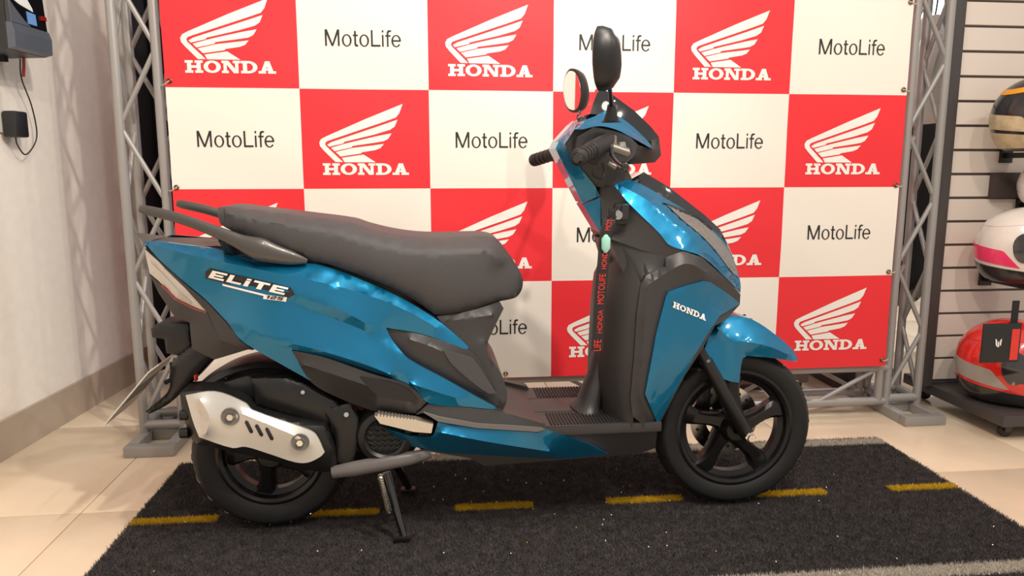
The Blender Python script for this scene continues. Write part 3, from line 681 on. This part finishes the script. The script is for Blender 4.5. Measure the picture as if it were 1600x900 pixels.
for s in (1, -1):
    def gp(u, v, w): p = sw(u, v, w); return (p[0], YC - s * w, p[2])
    rail = mk('grab_rail', *tube(spline([gp(218, 326, .132), (gp(280, 341, .136)), gp(345, 365, .14), gp(385, 382, .142), gp(430, 397, .138), gp(480, 408, .128)], 5), list(np.interp(np.linspace(0, 1, 26), [0, .05, .3, .55, .7, .88, 1], [.008, .0115, .0125, .018, .029, .018, .005])), 14, flat=.6, up=(0, 1, 0)), 'rail_metal', S, ang=50)
    mk('rail_bracket', *tube([gp(350, 372, .135), gp(362, 392, .10), gp(372, 402, .07)], [.014, .017, .015], 10), 'black_plastic', rail)
# tail light and rear end
panel('tail_light', [(226, 389, .07), (258, 418, .088), (290, 449, .096), (323, 487, .10), (305, 481, .085), (274, 466, .065), (252, 443, .05), (234, 427, .03), (229, 405, .03)], 'lens', S, bulge=.006, smooth_outline=False)
for s in (1, -1):
    pts = [sw(u, v, w) for u, v, w in ((253, 446, .055), (276, 469, .069), (306, 483.5, .088), (323, 489, .1))]; mk('turn_signal_strip', *tube([(p[0], YC + (p[1] - YC) * s, p[2]) for p in pts], .0022, 8), 'red_lens', S)
    pts = [sw(u, v, w) for u, v, w in ((234, 408, .06), (255, 428, .075), (280, 455, .085), (300, 474, .092))]
    for k in range(4): mk('reflector_rib', *tube([(p[0] + .012 * k, YC + (p[1] - YC - .002) * s, p[2] + .002 * k) for p in pts], .0016, 6), 'chrome', S)
panel('tail_strip', [(226, 384, .078), (256, 415, .092), (288, 443, .1), (321, 470, .106), (356, 507, .12), (376, 533, .13), (396, 547, .135), (387, 546, .125), (343, 531, .12), (325, 490, .104), (290, 451, .098), (258, 420, .09)], 'dark_plastic', S, smooth_outline=False)
panel('tail_cover', [(234, 429, .03), (252, 445, .05), (274, 468, .07), (306, 484, .09), (324, 490, .104), (343, 531, .115), (388, 546, .12), (335, 562, .09), (300, 545, .08), (296, 504, .07), (272, 494, .06), (248, 458, .04)], 'dark_plastic', S, smooth_outline=False)
panel('plate_light_housing', [(236, 514), (247, 506), (296, 503), (299, 538), (285, 557), (260, 552), (257, 530), (238, 527)], 'black_plastic', S, w=.045, bulge=.01)
panel('rear_fender', [(298, 540), (330, 527), (388, 545), (355, 552), (335, 561), (300, 597), (265, 630), (234, 647), (227, 643), (262, 612), (267, 580), (272, 562)], 'black_plastic', S, w=.05, bulge=.018)
mk('rear_reflector', *box(*sorted((sw(303, 590, .07)[0], sw(307, 590, .07)[0])), YC - .072, YC - .055, *sorted((sw(300, 596, .07)[2], sw(300, 586, .07)[2])), .002), 'red_lens', S)
pa, pb = sw(253, 566, 0), sw(186, 646, 0); pw = .095; nv = np.array((-(pb - pa)[2], 0, (pb - pa)[0])); nv = nv / np.linalg.norm(nv) * .0015
pl = mk('license_plate', [p + np.array((0, y, 0)) + s * nv for s in (-1, 1) for p, y in ((pa, -pw), (pa, pw), (pb, pw), (pb, -pw))], [(0, 1, 2, 3), (7, 6, 5, 4), (0, 4, 5, 1), (1, 5, 6, 2), (2, 6, 7, 3), (3, 7, 4, 0)], 'plate_face', S, smooth=False)
for k in range(7):
    q = pa + (pb - pa) * .3; y = YC - .075 + k * .023; e = (pb - pa) * .38
    g = [(q + nv * s * 1.6 + np.array((0, y - YC + dy, 0)) + e * t) for s in (-1, 1) for dy, t in ((0, 0), (.013, 0), (.013, 1), (0, 1))]
    mk('embossed_mark', g, [(0, 1, 2, 3), (7, 6, 5, 4), (0, 4, 5, 1), (1, 5, 6, 2), (2, 6, 7, 3), (3, 7, 4, 0)], 'grey_trim', pl, smooth=False)
mk('plate_bracket', *joinm([tube([sw(268, 566, .03), sw(272, 590, .03), sw(258, 598, .03)], .006, 8), tube([sw(275, 560, -.03), sw(268, 590, -.03)], .006, 8)]), 'black_plastic', S)
# muffler
mf, MFF = panel('muffler', [(281, 613, .135), (337, 608, .14), (386, 627, .145), (398, 639, .145), (453, 654, .145), (510, 663, .14), (524, 700, .135), (530, 734, .12), (507, 738, .12), (470, 734, .13), (427, 721, .135), (370, 708, .135), (307, 694, .13), (296, 683, .125), (284, 640, .13)], 'black_plastic', S, bulge=.03, mode='near', thick=.09, smooth_outline=False)
def shw(u, v): return MFF(u, v) + .004
sh, SHF = panel('heat_shield', [(290, 618), (335, 612), (383, 630), (394, 641), (480, 671), (494, 680), (507, 707), (500, 714), (480, 723), (460, 722), (420, 709), (383, 698), (363, 700), (311, 683), (302, 660)], 'silver_shield', mf, mode='near', thick=.006, creases=[[(300, 628, .178), (314, 652, .179), (312, 672, .177)], [(312, 624, .19), (327, 652, .194), (321, 680, .186)], [(375, 645, .19), (440, 672, .19), (485, 692, .186)]],
    w=.178)
for u, v in ((360, 651), (469, 691)):
    w_ = SHF(u, v); p = sw(u, v, w_)
    bc = mk('bolt_recess', *lathe([(.0001, -.001), (.016, -.001), (.021, -.0035), (.022, .001), (.0001, .001)], p[0], p[1], p[2], 28), 'grey_trim', sh)
    mk('bolt', *lathe([(.0001, -.008), (.008, -.008), (.011, -.004), (.011, 0), (.0001, 0)], p[0], p[1], p[2], 6), 'chrome', sh)
for (u0, v0), (u1, v1) in (((384, 657), (394, 677)), ((400, 663), (410, 682)), ((416, 668), (426, 688))):
    mk('slot', *tube([sw(u0 + (u1 - u0) * t, v0 + (v1 - v0) * t, SHF(u0 + (u1 - u0) * t, v0 + (v1 - v0) * t) + .0005) for t in (0, .1, .9, 1)], [.001, .0045, .0045, .001], 8, flat=.4, up=(0, 1, 0)), 'black_print', sh)
for v in (648, 676): mk('muffler_end_cap', *tube([sw(295, v, .13), sw(282, v + 1, .13)], [.013, .012], 14), 'black_plastic', mf)
# engine, intake and swing arm
panel('engine_case', [(345, 600), (400, 585), (470, 590), (520, 622), (560, 640), (600, 645), (650, 648), (655, 690), (640, 710), (560, 730), (530, 735), (470, 700), (400, 660)], 'black_plastic', S, w=.085, bulge=.02)
panel('air_box', [(392, 592), (455, 590), (520, 622), (545, 650), (515, 664), (450, 648), (400, 632)], 'black_plastic', S, w=.12, bulge=.015, mode='near', thick=.06)
mk('engine_bolt', *tube([sw(541, 648, .135), sw(541, 648, .145)], .006, 8), 'chrome', S); mk('airbox_bolt', *tube([sw(473, 613, .135), sw(473, 613, .142)], .005, 8), 'chrome', S)
panel('exhaust_bracket', [(500, 640), (546, 630), (560, 655), (557, 700), (547, 736), (528, 722), (520, 668)], 'black_plastic', S, w=.13, bulge=.008, mode='near', thick=.03)
fc = sw(602, 682, .135); fan = mk('fan_cover', *lathe([(.045, -.006), (.052, -.012), (.066, -.006), (.078, .02), (.078, .06), (.045, .06)], fc[0], fc[1], fc[2], 40), 'black_plastic', S)
mk('fan_backing', *lathe([(.0005, .004), (.046, .004), (.046, .012), (.0005, .012)], fc[0], fc[1], fc[2], 32), 'black_print', fan)
for k in range(7):
    x = -.042 + .014 * k; hh = math.sqrt(max(.045 ** 2 - x * x, 0)); n_ = 10
    mk('grille_rib', *tube([(fc[0] - hh + 2 * hh * i / n_, fc[1] - .001, fc[2] + x + .003 * (-1) ** i) for i in range(n_ + 1)], .0022, 6), 'dark_plastic', fan)
mk('swing_arm', *tube([sw(520, 738, .13), sw(555, 732, .14), sw(640, 716, .14), sw(672, 708, .12)], [.012, .015, .014, .01], 12, flat=1.3), 'grey_trim', S)
# stand
for s, (fu, fv), (tu, tv) in ((1, (631, 846), (603, 738)), (-1, (640, 786), (618, 725))):
    w_ = .13 * s; a = sw(tu, tv, w_ * .8); b = at(fu, fv, YC - w_ * 1.1); b[2] = .022
    lg = mk('stand_leg', *tube([a, a * .55 + b * .45, b], [.012, .011, .010], 12), 'gloss_black', S)
    mk('stand_foot', *box(b[0] - .025, b[0] + .018, b[1] - .012, b[1] + .012, .0125, .026, .004), 'black_plastic', lg)
h0, h1 = sw(594, 742, .15), sw(608, 800, .15); mk('stand_spring', *tube([h0 + (h1 - h0) * t / 160 + .007 * np.array((math.cos(t * .9), math.sin(t * .9), 0)) for t in range(161)], .0016, 5), 'steel', S)
# floor, sill and belly
bel, BLF = panel('belly_cover', [(587, 659, .15), (596, 667, .155), (640, 681, .16), (672, 684, .162), (678, 680, .163), (684, 660, .168), (745, 670, .172), (840, 676, .172), (855, 671, .17), (920, 694, .165), (951, 710, .155), (905, 715, .135), (860, 717, .13), (700, 708, .13), (640, 697, .135), (608, 676, .142)], 'blue_paint', S, mode='both', thick=.012, creases=[[(690, 676, .18), (760, 690, .18), (860, 706, .165)]], smooth_outline=False)
panel('keel', [(640, 690), (720, 706), (860, 712), (945, 708), (985, 706), (950, 713), (860, 720), (757, 728), (735, 716), (660, 704)], 'black_plastic', S, w=.12, smooth_outline=False)
zf = at(985, 667, YC - .172)[2] + .002
panel('sill', [(669, 631, .16), (700, 634, .162), (775, 641, .165), (790, 645, .165), (850, 662, .176), (856, 671, .177), (840, 675, .178), (745, 669, .178), (685, 659, .174), (683, 651, .17), (662, 645, .165), (650, 648, .16)], 'dark_plastic', S, mode='both', thick=.03, smooth_outline=False)
panel('sill_lit_edge', [(662, 645), (685, 652), (745, 662), (845, 668), (853, 671), (840, 675), (745, 669), (685, 659)], 'grey_trim', S, w=.18, mode='both', thick=.012, smooth_outline=False)  # lit band on the dark sill, put in as a paler grey strip
panel('front_lower_body', [(786, 646, .15), (845, 666, .168), (985, 667, .168), (1003, 660, .166), (1028, 664, .165), (1024, 700, .14), (1004, 707, .13), (955, 713, .13), (920, 696, .155), (856, 672, .166), (800, 668, .15)], 'dark_plastic', S, smooth_outline=False)
xa, xb = sw(800, 640, .1)[0], .53
fb = mk('floorboard', *box(.10, .585, YC - .168, YC + .168, zf - .02, zf + .006, .004), 'dark_plastic', S)
gr = []
for s in (1, -1):
    for k in range(26):
        x = .30 + k * .0085; gr.append(box(x, x + .004, YC - s * .115 - .045, YC - s * .115 + .045, zf + .006, zf + .009))
mk('rubber_rib', *joinm(gr), 'rubber', fb, smooth=False)['kind'] = 'stuff'
mk('battery_lid', *box(.22, .46, YC - .06, YC + .055, zf + .0062, zf + .0085, .002), 'dark_plastic', fb)
mk('lid_seam', *tube([(.215, YC - .065, zf + .0065), (.465, YC - .065, zf + .0065), (.48, YC, zf + .0065), (.465, YC + .06, zf + .0065), (.215, YC + .06, zf + .0065), (.215, YC - .065, zf + .0065)], .0016, 5), 'black_print', fb)
pg, PGF = panel('footpeg', [(585, 650), (653, 657), (677, 663), (674, 677), (647, 675), (594, 662)], 'peg_alu', S, w=.185, mode='both', thick=.03, smooth_outline=False)
for k in range(12):
    p = sw(590 + k * 5.2, 650.6 + k * .75, .185); mk('peg_tooth', *box(p[0], p[0] + .005, p[1] + .001, p[1] + .029, p[2] - .003, p[2] + .005), 'peg_alu', pg, smooth=False)
# leg shield
sur, SUF = panel('leg_shield', [(1040, 402, .15), (1067, 392, .157), (1097, 402, .143), (1135, 436, .095), (1157, 460, .04), (1156, 476, .04), (1135, 499, .09), (1117, 509, .12), (1098, 544, .135), (1070, 587, .142), (1028, 667, .15), (1004, 663, .165), (988, 650, .173), (985, 622, .174), (991, 555, .178), (995, 490, .178), (1001, 446, .175), (1010, 430, .17), (1040, 417, .158)], 'dark_plastic', S, mode='both', thick=.016, smooth_outline=False, creases=[[(1012, 446, .188), (1008, 490, .19), (1004, 555, .19), (1000, 618, .185), (1020, 655, .165)], [(1012, 446, .188), (1045, 424, .178), (1072, 412, .172), (1100, 424, .15), (1150, 464, .06)]])
blw = lambda u, v: SUF(u, v) + .007
bp_, BPF = panel('front_side_panel', [(1045, 456), (1070, 447), (1100, 439), (1110, 441), (1132, 455), (1153, 471), (1156, 475), (1125, 493), (1110, 515), (1087, 553), (1070, 584), (1028, 663), (1008, 616), (1020, 552), (1025, 523), (1041, 462)], 'blue_paint', S, mode='both', thick=.01, wf=blw, bulge=.004, smooth_outline=False)
cow, CWF = panel('front_cowl', [(960, 290, .10), (971, 284, .088), (987, 282, .078), (1012, 293, .074), (1045, 313, .07), (1079, 333, .06), (1112, 358, .05), (1135, 382, .04), (1151, 420, .03), (1157, 442, .028), (1157, 458, .032), (1135, 435, .09), (1097, 401, .14), (1065, 390, .156), (1045, 382, .156), (1030, 364, .15), (982, 317, .125)], 'blue_paint', S, mode='both', thick=.012, creases=[[(972, 291, .108), (1010, 312, .118), (1050, 344, .122), (1090, 376, .12), (1130, 420, .08)]])
panel('headlight', [(1040, 318), (1065, 329), (1090, 341), (1112, 360), (1135, 386), (1149, 415), (1154, 434), (1141, 422), (1120, 394), (1095, 367), (1065, 342)], 'headlight_lens', S, mode='both', thick=.004, wf=lambda u, v: CWF(u, v) + .004)
panel('headlight_rim', [(1036, 316), (1063, 325), (1092, 339), (1114, 357), (1112, 360), (1090, 342), (1065, 330)], 'gloss_black', S, mode='both', thick=.004, wf=lambda u, v: CWF(u, v) + .006)
panel('front_garnish', [(984, 281, .05), (1006, 269, .04), (1045, 292, .045), (1100, 335, .04), (1125, 358, .03), (1138, 383, .02), (1152, 420, .012), (1135, 385, .04), (1112, 361, .05), (1079, 336, .06), (1045, 316, .068), (1012, 296, .07)], 'gloss_black', S, smooth_outline=False)
panel('inner_cover', [(936, 292, .06), (961, 290, .10), (983, 317, .122), (1030, 364, .148), (1046, 383, .153), (1066, 391, .154), (1041, 403, .148), (1000, 390, .135), (953, 373, .11), (942, 352, .08), (938, 307, .06)], 'dark_plastic', S, smooth_outline=False)
panel('knee_cover', [(952, 372, .10), (1000, 388, .132), (1044, 401, .15), (1041, 417, .146), (1012, 430, .154), (1003, 446, .157), (996, 470, .157), (975, 430, .125)], 'dark_plastic', S, smooth_outline=False)
# inner leg shield: a curved rear face with a centre spine
V = []; F = []; rows = [(376, 966, .105), (410, 988, .14), (446, 1003), (490, 997), (555, 993), (610, 990), (650, 990), (668, 988)]; ny = 21
for rw in rows:
    v_, u_, hw_ = rw if len(rw) > 2 else (*rw, .172); e = sw(u_, v_, hw_)
    for k in range(ny):
        t = -1 + 2 * k / (ny - 1); V.append((e[0] - (.075 if v_ > 420 else .03) * max(0, 1 - abs(t) ** 2.2) ** .8 * (1 if v_ < 640 else .8), YC + hw_ * t, e[2]))
nr = len(rows); nn = len(V)
for x, y, z in list(V): V.append((x + .03, y, z))
for j in range(nr - 1):
    for k in range(ny - 1):
        a = j * ny + k; F += [(a, a + 1, a + ny + 1, a + ny), (nn + a, nn + a + ny, nn + a + ny + 1, nn + a + 1)]
mk('inner_shield', V, F, 'dark_plastic', S, ang=60)
sp = [sw(960, 400, .03), sw(962, 440, .03), sw(950, 500, .03), sw(938, 560, .03), sw(928, 600, .03), sw(916, 640, .03)]
mk('centre_spine', *tube(spline(sp, 5), list(np.interp(np.linspace(0, 1, 26), [0, .7, .92, 1], [.022, .024, .032, .045])), 16, flat=1.6, up=(0, 1, 0)), 'dark_plastic', S)
mk('warning_sticker', *box(*sorted((sw(966, 440, .065)[0], sw(972, 440, .065)[0])), YC - .066, YC - .064, sw(966, 470, .065)[2], sw(966, 437, .065)[2]), 'white_print', S, smooth=False)
# steering head, handlebar and instruments
panel('steering_cover', [(903, 187, .055), (874, 219, .055), (868, 232, .055), (888, 273, .05), (910, 317, .045), (937, 306, .06), (930, 291, .07), (888, 239, .085), (883, 225, .09), (898, 202, .095)], 'blue_paint', S, smooth_outline=False)
panel('column_cover', [(911, 320, .045), (937, 363, .045), (942, 353, .055), (938, 308, .06)], 'blue_paint', S, smooth_outline=False)
panel('handlebar_housing', [(897, 203, .085), (937, 197, .10), (978, 211, .105), (996, 227, .10), (991, 244, .09), (978, 258, .08), (988, 281, .075), (962, 290, .08), (935, 292, .065), (889, 240, .08), (884, 226, .085)], 'dark_plastic', S)
panel('grip_surround', [(903, 214), (928, 198), (978, 210), (996, 225), (991, 243), (978, 256), (968, 240), (972, 224), (955, 214), (925, 212), (912, 222), (908, 238), (900, 232)], 'dark_plastic', S, w=.125, mode='both', thick=.03)
panel('control_recess', [(906, 238), (914, 218), (930, 207), (962, 208), (984, 222), (988, 238), (975, 253), (950, 258), (925, 256)], 'black_print', S, w=.127, mode='both', thick=.02)
panel('handlebar_cover', [(898, 202, .10), (915, 188, .09), (933, 180, .08), (946, 173, .075), (964, 180, .075), (989, 198, .085), (1016, 225, .09), (1018, 232, .10), (991, 217, .125), (964, 203, .13), (937, 197, .13), (910, 202, .12)], 'blue_paint', S)
panel('windscreen', [(936, 137, .02), (946, 141, .03), (960, 150, .05), (990, 172, .06), (1017, 198, .06), (1030, 214, .05), (1027, 226, .06), (1010, 219, .07), (985, 203, .072), (962, 190, .072), (946, 180, .07), (922, 178, .08), (926, 164, .04)], 'gloss_black', S, smooth_outline=False)
panel('front_visor', [(1018, 219, .07), (1030, 216, .05), (1033, 243, .04), (1023, 254, .05), (982, 257, .09), (990, 243, .11), (996, 226, .115), (1018, 233, .10)], 'dark_plastic', S, smooth_outline=False)
for s in (1, -1):
    def gp(u, v, w): p = sw(u, v, w); return np.array((p[0], YC - s * w, p[2]))
    g = mk('grip', *tube([gp(902, 247, .345), gp(903, 246.5, .34), gp(905, 245.5, .332), gp(906, 245, .33), gp(922, 236, .27), gp(923, 236, .268), gp(940, 227, .21), gp(950, 222, .17)], [.012, .0185, .0195, .0175, .0185, .0205, .0215, .020], 24), 'rubber', S)
    mk('bar_end', *tube([gp(901, 247.5, .349), gp(903, 247, .343)], [.009, .012], 16), 'gloss_black', g)
    for k in range(6): a = gp(908 + k * 4.4, 244 - k * 2.4, .322 - k * .016); b = gp(909 + k * 4.4, 243.4 - k * 2.4, .318 - k * .016); mk('grip_ridge', *tube([a, b], .0194, 20), 'black_plastic', g)
    mk('master_cylinder', *joinm([tube([gp(953, 230, .21), gp(957, 231, .215), gp(980, 239, .215), gp(982, 240, .21)], [.007, .011, .012, .006], 14), tube([gp(960, 214, .17), gp(960, 230, .2)], .006, 10), tube([gp(950, 254, .2), gp(962, 261, .2)], [.006, .009], 10)]), 'cast_grey', S)
    mk('reservoir_cap', *tube([gp(971, 222, .2), gp(971.5, 230, .2)], [.009, .011], 14), 'steel', S)
    mk('brake_lever', *tube(spline([gp(955, 236, .23), gp(958, 247, .25), gp(967, 257, .28), gp(974, 260.5, .30)], 5), .0055, 10), 'gloss_black', S)
    mk('lever_ball', *tube([gp(973, 260, .296), gp(974, 260.5, .3), gp(976.5, 261.5, .305), gp(979, 262.5, .31), gp(980, 263, .312)], [.004, .0085, .0105, .0085, .003], 14), 'gloss_black', S)
    mk('brake_hose', *tube(spline([gp(926, 262, .2), gp(928, 274, .19), gp(940, 278, .17), gp(944, 268, .16), gp(942, 256, .17)], 5), .0035, 8), 'black_plastic', S)
    # mirror
    yaw_ = s
    stem0 = gp(955, 188, .17); 
    mb = mk('mirror_boot', *tube([gp(955, 191, .17), gp(955, 187, .17), gp(955.5, 176, .178), gp(955.5, 164, .185)], [.024, .018, .013, .0095], 16), 'rubber', S)
    mc = gp(943, 92, .335)
    if s < 0: mc = np.array((at(899, 142, YC + .335)[0], YC + .335, at(899, 142, YC + .335)[2]))
    top = gp(951, 128, .29) if s > 0 else mc + np.array((.012, -.022, -.06))
    mk('mirror_stem', *tube(spline([gp(955.5, 166, .185), gp(955.5, 166, .185) * .45 + top * .55 + np.array((0, 0, .004)), top], 5), .0052, 10), 'black_plastic', mb)
    # head: oval housing, glass facing back and inwards
    nrm = np.array((-math.cos(.5), s * math.sin(.5), .02)); nrm /= np.linalg.norm(nrm); ax = np.cross((0, 0, 1), nrm); ax /= np.linalg.norm(ax); up = np.cross(nrm, ax)
    out = ax if ax[1] * -s > 0 else -ax
    def orow(k, d, n=28):
        return [mc + out * (k * .047 * (1 - .3 * max(0, math.sin(q))) * math.copysign(abs(math.cos(q)) ** .8, math.cos(q)) * (1 + .12 * math.sin(q))) + up * (k * .064 * math.copysign(abs(math.sin(q)) ** .8, math.sin(q)) + .012 * math.cos(q)) + nrm * d for q in [2 * PI * i / n for i in range(n)]]
    rowsM = [orow(.93, .012), orow(1, .010), orow(1, 0), orow(.9, -.018), orow(.6, -.032), orow(.15, -.038)]
    V = [p for r_ in rowsM for p in r_]; F = []
    for j in range(5):
        for i in range(28): F.append((j * 28 + i, j * 28 + (i + 1) % 28, (j + 1) * 28 + (i + 1) % 28, (j + 1) * 28 + i))
    F += [tuple(range(28)), tuple(range(5 * 28, 6 * 28))]
    hd = mk('mirror_head', V, F, 'black_plastic', mb, ang=50)
    gl = orow(.88, .0125); mk('mirror_glass', gl + [p + nrm * .001 for p in gl], [tuple(range(28)), tuple(range(28, 56))[::-1]] + [(i, (i + 1) % 28, 28 + (i + 1) % 28, 28 + i) for i in range(28)], 'mirror_glass', mb, smooth=False)
    mk('mirror_neck', *tube([top, mc - up * .03 - nrm * .012], [.006, .009], 10), 'black_plastic', mb)
# ignition
ig = mk('ignition_panel', *box(*sorted((sw(960, 330, .128)[0], sw(982, 330, .128)[0])), YC - .142, YC - .11, sw(970, 350, .128)[2], sw(970, 318, .128)[2], .006), 'black_plastic', S)
p = sw(965, 336, .142); mk('ignition_lock', *lathe([(.0005, -.006), (.011, -.006), (.013, 0), (.0005, 0)], p[0], p[1], p[2], 20), 'steel', ig); p = sw(976, 331, .143); mk('rocker_switch', *box(p[0] - .008, p[0] + .008, p[1] - .004, p[1], p[2] - .018, p[2] + .018, .002), 'gloss_black', ig)
# decals
def decal(name, polys, o, ex, ey, fld, dw, m, par):
    f = lambda a, b: sw(o[0] + a * ex[0] + b * ey[0], o[1] + a * ex[1] + b * ey[1], fld(o[0] + a * ex[0] + b * ey[0], o[1] + a * ex[1] + b * ey[1]) + dw)
    V, F = flat_polys(polys, f); return mk(name, V, F, m, par, smooth=False, fm=[0] * len(F))
decal('maker_lettering', HONDA, (1051, 480), (52, 21.5), (1.5, -9), BPF, .0026, 'white_print', bp_)
def letters(word):
    G = {'E': [R(0, 0, .3, 1), R(0, .76, 1, 1), R(0, .38, .85, .6), R(0, 0, 1, .24)], 'L': [R(0, 0, .3, 1), R(0, 0, .95, .26)], 'I': [R(.0, 0, .3, .72), R(0, .8, .3, 1)], 'T': [R(0, .74, 1.05, 1), R(.36, 0, .68, 1)], '1': [R(.25, 0, .55, 1), R(0, .7, .4, .9)], '2': [R(0, .76, .8, 1), R(.55, .4, .85, 1), R(0, .4, .8, .6), R(0, 0, .3, .6), R(0, 0, .85, .24)], '5': [R(0, .76, .85, 1), R(0, .4, .3, 1), R(0, .4, .8, .62), R(.55, 0, .85, .6), R(0, 0, .8, .24)]}
    A_ = {'E': 1.18, 'L': 1.12, 'I': .5, 'T': 1.22, '1': .75, '2': 1.05, '5': 1.0}; x = 0; out = []
    for ch in word: out += [[(q[0] + x + .22 * q[1], q[1]) for q in pl_] for pl_ in G[ch]]; x += A_[ch]
    return [[(q[0] / x, q[1]) for q in pl_] for pl_ in out]
decal('badge_backing', [[(-.03, -.18), (1.0, -.18), (1.07, .35), (1.0, 1.12), (-.0, 1.15), (-.045, .6)]], (325, 434), (126, 29), (2, -12.5), BF, .0024, 'black_print', body)
decal('badge_lettering', letters('ELITE'), (325, 434), (123, 28), (2, -12.5), BF, .0036, 'white_print', body)
decal('badge_underline', [[(0, 0), (1, 0), (1, 1), (-.02, 1)]], (348, 446.5), (66, 16.5), (.5, -3), BF, .0030, 'white_print', body)
decal('badge_plate', [[(0, 0), (1, 0), (1, 1), (0, 1)]], (411, 467), (36, 4.5), (1.5, -7), BF, .0030, 'white_print', body); decal('badge_number', letters('125'), (414, 466), (28, 3.6), (1, -5), BF, .0040, 'black_print', body)
# ================================================================ lanyard on the ignition key
K = thing('key_lanyard', 'black key lanyard with red lettering hanging from the ignition of the scooter', 'lanyard', tuple(sw(955, 330, .15)))
p = sw(958, 334, .15); mk('key', *box(p[0] - .014, p[0] + .006, p[1] - .006, p[1] + .004, p[2] - .012, p[2] + .012, .003), 'black_plastic', K)
path = [(955, 338, .152), (950, 352, .158), (945, 375, .16), (943, 405, .165), (940, 440, .165), (937, 480, .165), (935, 520, .165), (933, 548, .165)]
cl = spline([sw(*q) for q in path], 6); hw = .0145; V = []; F = []
for d in (0, .0015):
    for c in cl: V += [c + np.array((-hw, d, 0)), c + np.array((hw, d, 0))]
n = len(cl)
for i in range(n - 1): a = 2 * i; b = 2 * n + a; F += [(a, a + 1, a + 3, a + 2), (b, b + 2, b + 3, b + 1), (a, a + 2, b + 2, b), (a + 1, b + 1, b + 3, a + 3)]
F += [(0, 2 * n, 2 * n + 1, 1), (2 * n - 2, 2 * n - 1, 4 * n - 1, 4 * n - 2)]
band = mk('strap', V, F, 'strap_black', K, ang=70)
def along(t):      # point on the strap, t metres up from its lower end
    L = 0; q = cl[::-1]
    for i in range(len(q) - 1):
        s = np.linalg.norm(q[i + 1] - q[i])
        if L + s >= t: d = (q[i + 1] - q[i]) / s; return q[i] + d * (t - L), d
        L += s
    return q[-1], (q[-1] - q[-2]) / np.linalg.norm(q[-1] - q[-2])
for txt, t0, ln in (('LIFE', .0, .028), ('HONDA', .045, .058), ('MOTOLIFE', .118, .075), ('HONDA', .205, .05), ('MOTOLIFE', .30, .062)):
    def f(x, y):
        c, d = along(t0 + x); return c + np.array((.0085 - y * .95 * min(1.6, .016 / (ln / len(txt) * 1.15)), -.0012, 0))
    text_mesh(txt, f, band, 'red_lettering', 'strap_red', ln)
c, d = along(.268); mk('charm', *tube([c + np.array((.002, -.006, .022)), c + np.array((.002, -.007, .012)), c + np.array((.002, -.007, -.012)), c + np.array((.002, -.006, -.022))], [.003, .011, .011, .004], 12, flat=.4, up=(0, 1, 0)), 'tag_green', K)
